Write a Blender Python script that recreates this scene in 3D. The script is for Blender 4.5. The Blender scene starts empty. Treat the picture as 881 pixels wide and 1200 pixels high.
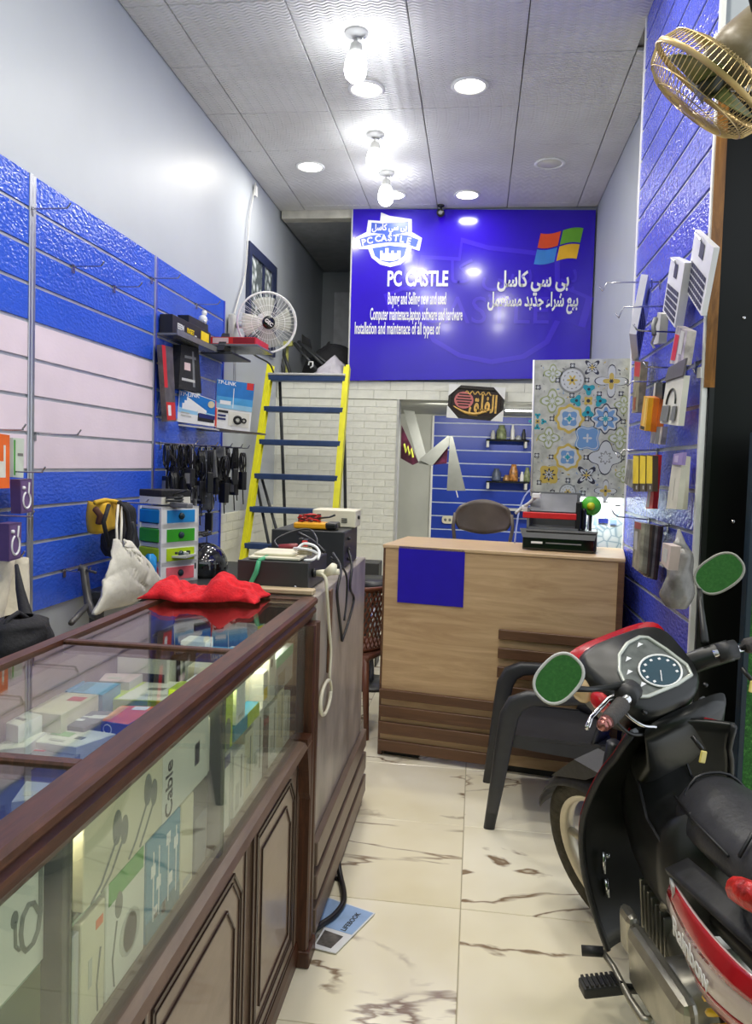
import bpy, bmesh, math, random
from mathutils import Vector, Matrix
C = bpy.context.scene.collection
V = Vector
PI = math.pi
random.seed(7)
# ------------------------------------------------------------------ camera, world, exposure
F_PX, CX, CY, EYE = 905.0, 440.5, 588.0, 1.48
_d = V(((560-CX)/F_PX, (548-CY)/F_PX, 1)).normalized()
_dn = V((-.030, 1, 0)); _dn.z = -(_d.x*_dn.x+_d.y*_dn.y)/_d.z; _dn.normalize()
_r = _dn.cross(_d)
ROT = Matrix((_r, _d, -_dn))                     # camera axes (right, down, forward) -> world axes
cam_data = bpy.data.cameras.new('camera'); cam = bpy.data.objects.new('camera', cam_data); C.objects.link(cam)
cam_data.sensor_fit = 'VERTICAL'; cam_data.sensor_height = 36; cam_data.lens = 36*F_PX/1200
cam_data.shift_y = -(600-CY)/1200; cam_data.shift_x = 0.0005
cam_data.clip_start = .05
_m = ROT @ Matrix(((1,0,0),(0,-1,0),(0,0,-1)))
cam.matrix_world = Matrix.Translation((0,0,EYE)) @ _m.to_4x4()
bpy.context.scene.camera = cam
world = bpy.data.worlds.new('world'); bpy.context.scene.world = world; world.use_nodes = True
world.node_tree.nodes['Background'].inputs[0].default_value = (.86, .92, 1, 1)
world.node_tree.nodes['Background'].inputs[1].default_value = 1.25
vs = bpy.context.scene.view_settings
vs.view_transform = 'Standard'; vs.look = 'None'; vs.gamma = 1; vs.use_curve_mapping = False
vs.exposure = 0.16
bpy.context.scene.cycles.max_bounces = 8
bpy.context.scene.cycles.transparent_max_bounces = 12
bpy.context.scene.cycles.caustics_reflective = False
bpy.context.scene.cycles.caustics_refractive = False
BULB, SPOT, LED, SPOT_W = 30.0, 14.0, 160.0, 10.5                # emission of the hanging bulbs, ceiling spots and added strip behind the board

def at(x, y, X=None, Y=None, Z=None):            # survey helper: where a sight line meets a wall plane
    v = ROT @ V(((x-CX)/F_PX, (y-CY)/F_PX, 1))
    t = X/v.x if X is not None else Y/v.y if Y is not None else (Z-EYE)/v.z
    return V((0,0,EYE)) + v*t

# ------------------------------------------------------------------ materials
def srgb(r, g, b):
    f = lambda c: (c/255/12.92) if c/255 <= .04045 else ((c/255+.055)/1.055)**2.4
    return (f(r), f(g), f(b), 1)
class NT:
    def __init__(s, name):
        s.m = bpy.data.materials.new(name); s.m.use_nodes = True; s.t = s.m.node_tree
        s.b = s.t.nodes['Principled BSDF']; s.out = s.t.nodes['Material Output']
    def n(s, typ, **kw):
        o = s.t.nodes.new(typ)
        for k, v in kw.items():
            if k.startswith('i_'):
                o.inputs[k[2:].replace('_', ' ')].default_value = v
            else: setattr(o, k, v)
        return o
    def l(s, a, b): s.t.links.new(a, b)
    def ramp(s, fac, stops):
        r = s.n('ShaderNodeValToRGB'); e = r.color_ramp.elements
        while len(e) < len(stops): e.new(.5)
        for q, (p, c) in zip(e, stops): q.position = p; q.color = c
        s.l(fac, r.inputs[0]); return r.outputs[0]
    def coord(s, scale=(1,1,1), kind='Object', rot=(0,0,0)):
        c = s.n('ShaderNodeTexCoord'); mp = s.n('ShaderNodeMapping')
        mp.inputs['Scale'].default_value = scale; mp.inputs['Rotation'].default_value = rot
        s.l(c.outputs[kind], mp.inputs[0]); return mp.outputs[0]
    def bump(s, h, strength, dist=.01):
        b = s.n('ShaderNodeBump'); b.inputs['Strength'].default_value = strength; b.inputs['Distance'].default_value = dist
        s.l(h, b.inputs['Height']); s.l(b.outputs[0], s.b.inputs['Normal'])
_mc = {}
def mat(name, rgb, rough=.5, metal=0, var=.06, scale=12, bump=0, bscale=60, spec=.5, coat=0, emit=0, stretch=(1,1,1), trans=0, alpha=1):
    if name in _mc: return _mc[name]
    q = NT(name); c = srgb(*rgb); b = q.b
    b.inputs['Roughness'].default_value = rough; b.inputs['Metallic'].default_value = metal
    b.inputs['Specular IOR Level'].default_value = spec; b.inputs['Coat Weight'].default_value = coat
    b.inputs['Coat Roughness'].default_value = .08
    b.inputs['Transmission Weight'].default_value = trans; b.inputs['Alpha'].default_value = alpha
    if var:
        nz = q.n('ShaderNodeTexNoise', i_Scale=scale, i_Detail=4.0); q.l(q.coord(stretch), nz.inputs['Vector'])
        lo = tuple(x*(1-var*2.2) for x in c[:3])+(1,); hi = tuple(min(1, x*(1+var*1.6)) for x in c[:3])+(1,)
        q.l(q.ramp(nz.outputs[0], [(.3, lo), (.7, hi)]), b.inputs['Base Color'])
    else: b.inputs['Base Color'].default_value = c
    if bump:
        nb = q.n('ShaderNodeTexNoise', i_Scale=bscale, i_Detail=3.0); q.l(q.coord(stretch), nb.inputs['Vector']); q.bump(nb.outputs[0], bump)
    if emit:
        b.inputs['Emission Color'].default_value = c; b.inputs['Emission Strength'].default_value = emit
    _mc[name] = q.m; return q.m
def glass(name, tint=(1,1,1), refl=.0, film=0.0):   # thin clear sheet: passes light straight, mirrors by Fresnel
    q = NT(name); q.t.nodes.remove(q.b)
    tr = q.n('ShaderNodeBsdfTransparent'); tr.inputs[0].default_value = (*tint, 1)
    gl = q.n('ShaderNodeBsdfGlossy'); gl.inputs['Roughness'].default_value = .02
    fr = q.n('ShaderNodeFresnel'); ge = q.n('ShaderNodeNewGeometry'); io = q.n('ShaderNodeMath', operation='MULTIPLY_ADD'); io.inputs[1].default_value = -.8333; io.inputs[2].default_value = 1.5
    q.l(ge.outputs['Backfacing'], io.inputs[0]); q.l(io.outputs[0], fr.inputs[0])
    ad = q.n('ShaderNodeMath', operation='ADD', use_clamp=True); ad.inputs[1].default_value = refl
    q.l(fr.outputs[0], ad.inputs[0])
    mx = q.n('ShaderNodeMixShader'); q.l(ad.outputs[0], mx.inputs[0]); q.l(tr.outputs[0], mx.inputs[1]); q.l(gl.outputs[0], mx.inputs[2])
    last = mx.outputs[0]
    if film:
        df = q.n('ShaderNodeBsdfDiffuse'); df.inputs[0].default_value = (.8,.82,.8,1)
        m2 = q.n('ShaderNodeMixShader'); m2.inputs[0].default_value = film; q.l(last, m2.inputs[1]); q.l(df.outputs[0], m2.inputs[2]); last = m2.outputs[0]
    q.l(last, q.out.inputs[0]); _mc[name] = q.m; return q.m
def wood(name, c1, c2, stretch, rough=.35, scale=3.0, coat=0, bump=.15):
    q = NT(name); co = q.coord(stretch)
    nz = q.n('ShaderNodeTexNoise', i_Scale=scale, i_Detail=8.0, i_Roughness=.65, i_Distortion=1.2); q.l(co, nz.inputs['Vector'])
    q.l(q.ramp(nz.outputs[0], [(.28, srgb(*c1)), (.5, srgb(*[(a+b)/2 for a, b in zip(c1, c2)])), (.72, srgb(*c2))]), q.b.inputs['Base Color'])
    q.b.inputs['Roughness'].default_value = rough; q.b.inputs['Coat Weight'].default_value = coat
    q.bump(nz.outputs[0], bump, .004); _mc[name] = q.m; return q.m
def emitter(name, rgb, s):
    q = NT(name); q.b.inputs['Base Color'].default_value = (*[x for x in rgb], 1)
    q.b.inputs['Emission Color'].default_value = (*rgb, 1); q.b.inputs['Emission Strength'].default_value = s; return q.m

def m_marble():
    q = NT('marble_tile'); g = q.n('ShaderNodeNewGeometry'); oi = q.n('ShaderNodeObjectInfo')
    mul = q.n('ShaderNodeMath', operation='MULTIPLY'); mul.inputs[1].default_value = 37.0; q.l(oi.outputs['Random'], mul.inputs[0])
    mp = q.n('ShaderNodeMapping'); mp.inputs['Rotation'].default_value = (0,0,.5); mp.inputs['Scale'].default_value = (.55,1.5,1); q.l(g.outputs['Position'], mp.inputs[0])
    n1 = q.n('ShaderNodeTexNoise', noise_dimensions='4D', i_Scale=1.5, i_Detail=6.0, i_Roughness=.5, i_Distortion=.5)
    q.l(mp.outputs[0], n1.inputs['Vector']); q.l(mul.outputs[0], n1.inputs['W'])
    v = q.ramp(n1.outputs[0], [(.485, (0,0,0,1)), (.497, (1,1,1,1)), (.500, (1,1,1,1)), (.506, (0,0,0,1))])
    n2 = q.n('ShaderNodeTexNoise', noise_dimensions='4D', i_Scale=2.2, i_Detail=3.0); q.l(g.outputs['Position'], n2.inputs['Vector']); q.l(mul.outputs[0], n2.inputs['W'])
    msk = q.ramp(n2.outputs[0], [(.43, (0,0,0,1)), (.52, (1,1,1,1))])
    mm = q.n('ShaderNodeMath', operation='MULTIPLY'); q.l(v, mm.inputs[0]); q.l(msk, mm.inputs[1])
    base = q.ramp(n2.outputs[0], [(.3, srgb(232,222,190)), (.7, srgb(250,244,222))])
    mx = q.n('ShaderNodeMix', data_type='RGBA'); q.l(mm.outputs[0], mx.inputs[0]); q.l(base, mx.inputs[6]); mx.inputs[7].default_value = srgb(136,114,90)
    q.l(mx.outputs[2], q.b.inputs['Base Color']); q.b.inputs['Roughness'].default_value = .16; return q.m
def m_slat(name, rgb, rough=.24, bump=.22):
    q = NT(name); q.b.inputs['Roughness'].default_value = rough
    g = q.n('ShaderNodeNewGeometry'); mp = q.n('ShaderNodeMapping'); mp.inputs['Scale'].default_value = (1,1,1.7); q.l(g.outputs['Position'], mp.inputs[0])
    nz = q.n('ShaderNodeTexNoise', i_Scale=42.0, i_Detail=1.0); q.l(mp.outputs[0], nz.inputs['Vector'])
    n2 = q.n('ShaderNodeTexNoise', i_Scale=3.0, i_Detail=2.0); q.l(g.outputs['Position'], n2.inputs['Vector'])
    c = srgb(*rgb); q.l(q.ramp(n2.outputs[0], [(.3, tuple(x*.93 for x in c[:3])+(1,)), (.7, tuple(min(1, x*1.07) for x in c[:3])+(1,))]), q.b.inputs['Base Color'])
    q.bump(nz.outputs[0], bump, .006); return q.m
def m_ceiling():
    q = NT('ceiling_tile_white'); g = q.n('ShaderNodeNewGeometry')
    w1 = q.n('ShaderNodeTexWave', wave_type='BANDS', bands_direction='Y', i_Scale=13.0, i_Distortion=0.0)
    sep = q.n('ShaderNodeSeparateXYZ'); q.l(g.outputs['Position'], sep.inputs[0])
    mx = q.n('ShaderNodeMath', operation='MULTIPLY'); mx.inputs[1].default_value = 90.0; q.l(sep.outputs[0], mx.inputs[0])
    sn = q.n('ShaderNodeMath', operation='SINE'); q.l(mx.outputs[0], sn.inputs[0])
    ml = q.n('ShaderNodeMath', operation='MULTIPLY'); ml.inputs[1].default_value = .007; q.l(sn.outputs[0], ml.inputs[0])
    ay = q.n('ShaderNodeMath', operation='ADD'); q.l(sep.outputs[1], ay.inputs[0]); q.l(ml.outputs[0], ay.inputs[1])
    cb = q.n('ShaderNodeCombineXYZ'); q.l(sep.outputs[0], cb.inputs[0]); q.l(ay.outputs[0], cb.inputs[1]); q.l(cb.outputs[0], w1.inputs['Vector'])
    q.bump(w1.outputs['Fac'], .7, .010)
    n = q.n('ShaderNodeTexNoise', i_Scale=2.5, i_Detail=3.0); q.l(g.outputs['Position'], n.inputs['Vector'])
    q.l(q.ramp(n.outputs[0], [(.3, srgb(222,220,216)), (.7, srgb(236,235,232))]), q.b.inputs['Base Color'])
    q.b.inputs['Roughness'].default_value = .42; return q.m
def m_turf():
    q = NT('artificial_turf'); g = q.n('ShaderNodeNewGeometry')
    n = q.n('ShaderNodeTexNoise', i_Scale=70.0, i_Detail=5.0, i_Roughness=.8); q.l(g.outputs['Position'], n.inputs['Vector'])
    q.l(q.ramp(n.outputs[0], [(.35, srgb(18,58,14)), (.55, srgb(42,112,34)), (.72, srgb(120,180,90))]), q.b.inputs['Base Color'])
    q.b.inputs['Roughness'].default_value = .8; q.bump(n.outputs[0], .8, .01); return q.m

MARBLE, CEIL, TURF = m_marble(), m_ceiling(), m_turf()
WALL = mat('painted_wall', (184,190,197), .45, var=.02, scale=1.5, bump=.05, bscale=5, spec=.5)
WALLG = mat('grey_plaster', (178,182,188), .6, var=.05, scale=2)
BRICKM = mat('white_foam_brick', (236,236,224), .5, var=.03, scale=9, bump=.35, bscale=45)
GROUT = mat('grout', (176,168,146), .8)
BLUE = m_slat('blue_slat', (52,94,216), .17, .7); BLUER = m_slat('violet_blue_slat', (82,94,214), .17, .8); PINK = m_slat('pale_pink_slat', (232,216,226), .4, .08)
BLUEB = m_slat('deep_blue_slat', (28,62,172), .35, .1)
ALU = mat('aluminium', (190,192,198), .3, .9, var=.03)
CHROME = mat('chrome', (220,220,222), .12, 1, var=0)
STEEL = mat('hook_steel', (170,170,175), .25, 1, var=0)
GROOVE = mat('dark_groove', (58,60,84), .6)
BLACK = mat('black_plastic', (26,26,28), .38, var=.08, scale=30)
BLACKG = mat('black_gloss', (14,14,17), .08, var=0, coat=.5)
SOFTB = mat('black_cloth', (30,30,34), .8, var=.1, scale=40, bump=.3, bscale=90)
DGREY = mat('dark_grey_metal', (58,60,62), .4, .3, var=.05)
GREY = mat('grey_plastic', (120,122,124), .45)
LGREY = mat('light_grey', (196,196,192), .45, var=.04)
WHITE = mat('white_plastic', (238,238,236), .35, var=.02)
CREAM = mat('cream_plastic', (226,220,196), .45, var=.04)
RED = mat('red_gloss', (176,22,34), .14, var=.05, coat=.5)
REDC = mat('red_cloth', (212,16,32), .85, var=.08, scale=60, bump=.3, bscale=160)
YELLOW = mat('yellow_print', (246,214,24), .4)
YEL_LAD = mat('yellow_fibreglass', (232,226,30), .4, var=.04)
TREAD = mat('blue_grey_tread', (62,84,124), .4, .3, var=.08)
ORANGE = mat('orange_print', (240,110,36), .4)
LIME = mat('lime_print', (196,220,50), .4)
GREEN = mat('green_print', (76,160,60), .4)
TEAL = mat('teal_print', (46,140,170), .4)
SKY = mat('sky_blue_print', (86,176,220), .4)
NAVY = mat('navy_print', (28,40,110), .4)
PURPLE = mat('purple_carton', (88,66,112), .45)
CARTON = mat('white_carton', (226,224,212), .45, var=.03)
CARTON2 = mat('ivory_carton', (222,214,184), .5, var=.04)
SILVER = mat('silver_print', (186,190,192), .3, .3, var=.03)
BROWNP = mat('brown_plastic', (112,66,46), .45, var=.1)
BEIGE = mat('beige_cloth', (214,206,184), .85, var=.08, bump=.4, bscale=30)
MAHOG = wood('mahogany', (50,25,14), (98,54,32), (18,2.2,18), .42, 3.0, .04)
MAHOGV = wood('mahogany_upright', (52,28,17), (100,58,36), (22,22,2), .42, 3.0, .04)
PANELW = wood('taupe_door_panel', (104,84,70), (130,108,92), (10,1.4,3), .3, 2.4, .2, .05)
OAK = wood('light_oak', (174,142,104), (212,182,140), (1.0,6,10), .45, 2.2, 0, .08)
WALNUT = wood('brown_oak', (82,56,38), (116,82,56), (1.0,6,14), .45, 2.4, 0, .08)
GRANITE = mat('grey_laminate', (164,154,144), .34, var=.16, scale=9, stretch=(1,1,.6))
GLASS = glass('clear_glass', (.93,.97,.94)); GLASSF = glass('front_glass', (.93,.96,.90), 0.0, .03)
FILM = glass('clear_bag_film', (.93,.93,.93), .06, .22)
PRINT_W = mat('white_print', (238,238,240), .4, var=0)
PRINT_K = mat('black_print', (24,24,24), .5, var=0)
PRINT_R = mat('red_print', (206,36,36), .4, var=0)
SIGNB = mat('banner_blue', (46,12,196), .16, var=.05, scale=1.2, coat=.3)
SIGNB2 = mat('banner_pale_blue', (64,36,214), .16, var=0, coat=.3)

# ------------------------------------------------------------------ mesh builder
def basis(d):
    d = V(d).normalized(); a = V((0,0,1)) if abs(d.z) < .95 else V((0,1,0))
    x = a.cross(d).normalized(); return x, d.cross(x), d
def frame(o, x, y):                               # matrix from origin and two in-plane directions
    x = V(x).normalized(); z = x.cross(V(y)).normalized(); y = z.cross(x)
    m = Matrix((x, y, z)).transposed().to_4x4(); m.translation = V(o); return m
class B:
    def __init__(s): s.b = bmesh.new(); s.m = 0; s.smooth = False
    def _f(s, vs):
        try:
            f = s.b.faces.new(vs); f.material_index = s.m; f.smooth = s.smooth
        except ValueError: pass
    def hexa(s, p):                               # 8 points: bottom ring then top ring
        v = [s.b.verts.new(q) for q in p]
        for i in ((3,2,1,0),(4,5,6,7),(0,1,5,4),(1,2,6,5),(2,3,7,6),(3,0,4,7)): s._f([v[k] for k in i])
        return s
    def box(s, x0, x1, y0, y1, z0, z1, M=None, bev=0):
        p = [V(q) for q in ((x0,y0,z0),(x1,y0,z0),(x1,y1,z0),(x0,y1,z0),(x0,y0,z1),(x1,y0,z1),(x1,y1,z1),(x0,y1,z1))]
        if bev:
            t = bmesh.new(); v = [t.verts.new(q) for q in p]
            for i in ((3,2,1,0),(4,5,6,7),(0,1,5,4),(1,2,6,5),(2,3,7,6),(3,0,4,7)): t.faces.new([v[k] for k in i])
            bmesh.ops.bevel(t, geom=t.edges[:], offset=bev, segments=2 if bev > .004 else 1, affect='EDGES', profile=.5)
            vm = {q: s.b.verts.new(M @ q.co if M else q.co) for q in t.verts}
            for f in t.faces: s._f([vm[q] for q in f.verts])
            t.free(); return s
        if M: p = [M @ q for q in p]
        return s.hexa(p)
    def cbox(s, c, size, R=None, bev=0):
        M = Matrix.Translation(V(c)) @ (R.to_4x4() if R is not None else Matrix())
        a, b, c2 = [q/2 for q in size]; return s.box(-a,a,-b,b,-c2,c2,M,bev)
    def rings(s, rings, closed=False, cap=True):
        R = [[s.b.verts.new(p) for p in r] for r in rings]; n = len(R[0])
        pairs = list(zip(R, R[1:])) + ([(R[-1], R[0])] if closed else [])
        for a, b in pairs:
            for i in range(n): s._f([a[i], a[(i+1) % n], b[(i+1) % n], b[i]])
        if cap and not closed: s._f(R[0][::-1]); s._f(R[-1])
        return s
    def tube(s, pts, r, n=8, closed=False):
        pts = [V(p) for p in pts]; out = []; prev = None; N = len(pts)
        for i, p in enumerate(pts):
            a = pts[(i-1) % N] if (closed or i) else p; b = pts[(i+1) % N] if (closed or i < N-1) else p
            d = (b-a).normalized() if (b-a).length > 1e-9 else V((0,0,1))
            if prev is None: x = basis(d)[0]
            else:
                x = prev - d*prev.dot(d); x = x.normalized() if x.length > 1e-6 else basis(d)[0]
            prev = x; y = d.cross(x); rr = r[i] if isinstance(r, (list, tuple)) else r
            out.append([p + (x*math.cos(2*PI*k/n) + y*math.sin(2*PI*k/n))*rr for k in range(n)])
        sm = s.smooth; s.smooth = n > 5; s.rings(out, closed); s.smooth = sm; return s
    def wire(s, pts, r, n=6, k=5):                # tube along a smooth curve through the points
        P = [V(p) for p in pts]
        if len(P) < 3 or isinstance(r, (list, tuple)): return s.tube(P, r, n)
        Q = [P[0]*2-P[1]]+P+[P[-1]*2-P[-2]]; out = []
        for i in range(1, len(Q)-2):
            a, b, c, d = Q[i-1:i+3]
            for j in range(k):
                t = j/k; out.append(.5*((2*b)+(c-a)*t+(2*a-5*b+4*c-d)*t*t+(3*b-a-3*c+d)*t**3))
        return s.tube(out+[P[-1]], r, n)
    def cyl(s, a, b, r, r2=None, n=16): return s.tube([a, b], [r, r if r2 is None else r2], n)
    def lathe(s, prof, M=None, n=20, cap=True):   # profile of (radius, z)
        M = M or Matrix(); sm = s.smooth; s.smooth = True
        s.rings([[M @ V((r*math.cos(2*PI*k/n), r*math.sin(2*PI*k/n), z)) for k in range(n)] for r, z in prof], False, cap); s.smooth = sm; return s
    def ring(s, R, r, M=None, n=32, k=6, sx=1, sy=1):
        M = M or Matrix(); return s.tube([M @ V((R*sx*math.cos(2*PI*i/n), R*sy*math.sin(2*PI*i/n), 0)) for i in range(n)], r, k, True)
    def ball(s, c, r, M=None, n=14, sq=(1,1,1)):
        M = M or Matrix(); c = V(c)
        prof = [(math.sin(PI*i/n), -math.cos(PI*i/n)) for i in range(1, n)]
        sm = s.smooth; s.smooth = True
        s.rings([[M @ (c + V((a*math.cos(2*PI*k/(2*n))*sq[0], a*math.sin(2*PI*k/(2*n))*sq[1], z*sq[2]))*r) for k in range(2*n)] for a, z in prof]); s.smooth = sm; return s
    def prism(s, poly, h, M=None, z0=0.0):        # polygon in local xy, thickness along local z
        M = M or Matrix(); a = [s.b.verts.new(M @ V((x, y, z0))) for x, y in poly]; b = [s.b.verts.new(M @ V((x, y, z0+h))) for x, y in poly]
        s._f(a[::-1]); s._f(b); n = len(poly)
        for i in range(n): s._f([a[i], a[(i+1) % n], b[(i+1) % n], b[i]])
        return s
    def slab(s, q, t):                            # four corners, thickness along their normal
        q = [V(p) for p in q]; nn = (q[1]-q[0]).cross(q[3]-q[0]).normalized()*t
        return s.hexa(q + [p+nn for p in q])
    def sheet(s, f, nu, nv, t=0.0):
        g = [[V(f(i/nu, j/nv)) for j in range(nv+1)] for i in range(nu+1)]
        sm = s.smooth; s.smooth = True
        def put(gg, flip):
            v = [[s.b.verts.new(p) for p in r] for r in gg]
            for i in range(nu):
                for j in range(nv):
                    q = [v[i][j], v[i+1][j], v[i+1][j+1], v[i][j+1]]; s._f(q[::-1] if flip else q)
            return v
        a = put(g, False)
        if t:
            def nrm(i, j):
                du = g[min(i+1,nu)][j]-g[max(i-1,0)][j]; dv = g[i][min(j+1,nv)]-g[i][max(j-1,0)]
                k = du.cross(dv); return k.normalized() if k.length > 1e-12 else V((0,0,1))
            b = put([[g[i][j]-nrm(i,j)*t for j in range(nv+1)] for i in range(nu+1)], True)
            ed = [(i,0) for i in range(nu)]+[(nu,j) for j in range(nv)]+[(i,nv) for i in range(nu,0,-1)]+[(0,j) for j in range(nv,0,-1)]
            for k in range(len(ed)):
                (i,j),(i2,j2) = ed[k], ed[(k+1) % len(ed)]; s._f([a[i2][j2], a[i][j], b[i][j], b[i2][j2]])
        s.smooth = sm; return s
def link(name, data, parent=None):
    o = bpy.data.objects.new(name, data); C.objects.link(o)
    if parent is not None: o.parent = parent
    return o
def wloc(o):                                      # world matrix of a root or part before any depsgraph update
    m = o.matrix_basis.copy()
    while o.parent is not None: o = o.parent; m = o.matrix_basis @ m
    return m
def obj(name, b, mats, parent=None, local=False, org=None):
    bm = b.b if isinstance(b, B) else b
    if parent is not None and not local:
        bm.transform(wloc(parent).inverted())
    elif org is not None: bm.transform(Matrix.Translation(-V(org)))
    bmesh.ops.recalc_face_normals(bm, faces=bm.faces[:])
    me = bpy.data.meshes.new(name); bm.to_mesh(me); bm.free()
    for m in (mats if isinstance(mats, (list, tuple)) else [mats]): me.materials.append(m)
    o = link(name, me, parent)
    if org is not None: o.location = V(org)
    return o
def thing(name, label, cat, loc=(0,0,0), group=None, M=None):
    o = link(name, None); o.empty_display_size = .05
    if M is not None: o.matrix_basis = M
    else: o.location = V(loc)
    return tag(o, label, cat, group)
def tag(o, label, cat, group=None):
    o['label'] = label; o['category'] = cat
    if group: o['group'] = group
    return o
def struct(o): o['kind'] = 'structure'; return o
def dup(root, M=None, label=None, loc=None):
    r = root.copy(); C.objects.link(r)
    if M is not None: r.matrix_basis = M
    if loc is not None: r.location = V(loc)
    if label: r['label'] = label
    for ch in list(root.children):
        c = ch.copy(); C.objects.link(c); c.parent = r
        for g in list(ch.children):
            d = g.copy(); C.objects.link(d); d.parent = c
    return r
# Arabic letters: isolated, final, initial, medial presentation forms
AR = {'ا':'FE8D FE8E FE8D FE8E','ب':'FE8F FE90 FE91 FE92','ي':'FEF1 FEF2 FEF3 FEF4','ى':'FEEF FEF0 FEEF FEF0','س':'FEB1 FEB2 FEB3 FEB4','ك':'FED9 FEDA FEDB FEDC',
 'ل':'FEDD FEDE FEDF FEE0','ع':'FEC9 FECA FECB FECC','ش':'FEB5 FEB6 FEB7 FEB8','ر':'FEAD FEAE FEAD FEAE','ء':'FE80 FE80 FE80 FE80','ج':'FE9D FE9E FE9F FEA0',
 'د':'FEA9 FEAA FEA9 FEAA','م':'FEE1 FEE2 FEE3 FEE4','ت':'FE95 FE96 FE97 FE98','ف':'FED1 FED2 FED3 FED4','ق':'FED5 FED6 FED7 FED8'}
def arabic(t):
    dual = lambda c: c in AR and c not in 'اىردء'
    out = []
    for i, c in enumerate(t):
        if c not in AR: out.append(c); continue
        p = i > 0 and dual(t[i-1]); n = c != 'ء' and dual(c) and i+1 < len(t) and t[i+1] in AR and t[i+1] != 'ء'
        if c == 'ء': p = False
        f = AR[c].split(); out.append(chr(int(f[3 if p and n else 1 if p else 2 if n else 0], 16)))
    return ''.join(out[::-1])
FIT = {}
def text(name, s, size, M, m, parent, bold=0.0, sx=1.0, align='CENTER', depth=.0008, w=None):
    cu = bpy.data.curves.new(name, 'FONT'); cu.body = s; cu.size = size; cu.align_x = align; cu.align_y = 'CENTER'
    cu.extrude = depth; cu.offset = bold*size; cu.resolution_u = 3
    cu.materials.append(m)
    o = link(name, cu, parent); K = M @ Matrix.Diagonal((sx, 1, 1, 1))
    o.matrix_basis = (wloc(parent).inverted() @ K) if parent is not None else K
    if w: FIT[o.name] = w
    return o
# ------------------------------------------------------------------ setting: floor, ceiling, walls
XL, XR, ZC = -1.86, .95, 3.77
fl = struct(obj('floor', B().box(-2.6, 2.4, -1.6, 9.4, -.08, -.006), GROUT))
tile = None
for i in range(-4, 4):
    for j in range(-7, 12):
        x0, y0 = -.003+.605*i, 2.545+.605*j
        if tile is None:
            tile = obj('tile', B().box(0, .602, 0, .602, -.02, 0, bev=.0015), MARBLE, fl, True); me_tile = tile.data; t = tile
        else: t = link('tile', me_tile, fl)
        t.location = (x0+.0015, y0+.0015, 0)
cl = struct(obj('ceiling', B().box(-2.1, 1.9, -.4, 9.2, ZC+.03, ZC+.12), mat('ceiling_grid', (150,148,144), .6)))
xs = [XL-.017, -1.64, -1.034, -.432, .176, .776, XR]
SPOTS = [(-.128,4.775,1), (-.755,4.775,1), (-1.367,5.97,1), (.455,6.0,0), (-.168,6.646,1), (-.79,6.62,1), (-.60,3.25,1), (.25,3.25,1), (-.60,2.2,1), (.25,2.2,1), (-.60,1.15,1), (.25,1.15,1)]  # last six spots are invented, out of view, to light the front
mc = {}
for j in range(-6, 5):
    y0 = 4.452+.6055*j; y1 = min(y0+.6055, 7.0)
    if y1-y0 < .1: continue
    for x0, x1 in zip(xs, xs[1:]):
        if x0 > .7 and y0 < 4.1: continue
        k = (round(x1-x0, 3), round(y1-y0, 3))
        if k not in mc:
            mc[k] = obj('ceiling_tile', B().box(.003, k[0]-.003, .003, k[1]-.003, 0, .02, bev=.003), CEIL, cl, True); t = mc[k]
        else: t = link('ceiling_tile', mc[k].data, cl)
        t.location = (x0, y0, ZC); t.rotation_euler = (random.uniform(-.003,.003), random.uniform(-.003,.003), 0)
wl = struct(obj('wall_left', B().box(XL-.14, XL-.018, -.4, 9.2, 0, ZC+.1), WALL))
struct(obj('wall_right', B().box(XR, XR+.1, 4.14, 9.2, 0, ZC+.1), WALL))
struct(obj('wall_back', B().box(XL-.1, XR+.1, 9.0, 9.1, 0, ZC+.1), WALLG))
struct(obj('pillar', B().box(.778, 1.9, 2.84, 4.14, 0, ZC+.1), WALL))
struct(obj('wall_front', B().box(-2.6, 2.6, -1.6, -1.5, 0, 3.0), TURF))
# cladding on the pillar's street face
pc = struct(obj('trim_1', B().box(.80, 1.9, 2.815, 2.842, 0, 2.78), mat('black_cladding', (13,14,13), .34, spec=.3, var=.1, scale=2, bump=.06, bscale=4)))
obj('edge_strip', B().box(.765, .80, 2.806, 2.845, 1.78, 2.78), wood('gold_brown_edge', (92,58,26), (176,120,54), (8,8,1), .25), pc)
obj('edge_strip', B().box(.783, .80, 2.806, 2.815, 0, 1.78), BLACK, pc)
for z in (1.1, 1.32, 1.62, 2.02, 2.42): obj('screw', B().lathe([(.006,0),(.006,.003),(.003,.005)], Matrix.Translation((.93+.07*math.sin(z*9), 2.815, z)) @ Matrix.Rotation(PI/2, 4, 'X'), 8), CHROME, pc)
# mezzanine
MZ = 7.0
mz = struct(obj('trim_2', B().box(XL-.02, XR, MZ+.015, 9.0, 2.075, 2.24), mat('mezzanine_deck', (170,172,164), .6)))
def bricks(parent, x0, x1, z0, z1, y, bw=.205, bh=.066):
    r = 0; z = z0; cache = {}
    while z < z1-.02:
        x = x0-(bw/2 if r % 2 else 0); h = min(bh, z1-z)
        while x < x1-.01:
            a, b = max(x, x0), min(x+bw, x1)
            if b-a > .02:
                k = (round(b-a, 3), round(h, 3))
                if k not in cache: cache[k] = obj('brick', B().box(.0012, k[0]-.0012, -.008, 0, .0012, k[1]-.0012, bev=.002), BRICKM, parent, True); t = cache[k]
                else: t = link('brick', cache[k].data, parent)
                t.location = (a, y, z)
            x += bw
        z += bh; r += 1
bricks(mz, XL, XR, 2.075, 2.24, MZ+.015, .3, .0825)
obj('top_cap', B().box(XL, -1.19, MZ-.02, MZ+.1, 2.24, 2.262), WHITE, mz)
wm = struct(obj('wall_loft_front', B().box(XL-.02, -.742, MZ+.02, MZ+.16, 0, 2.075), BRICKM))
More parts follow.
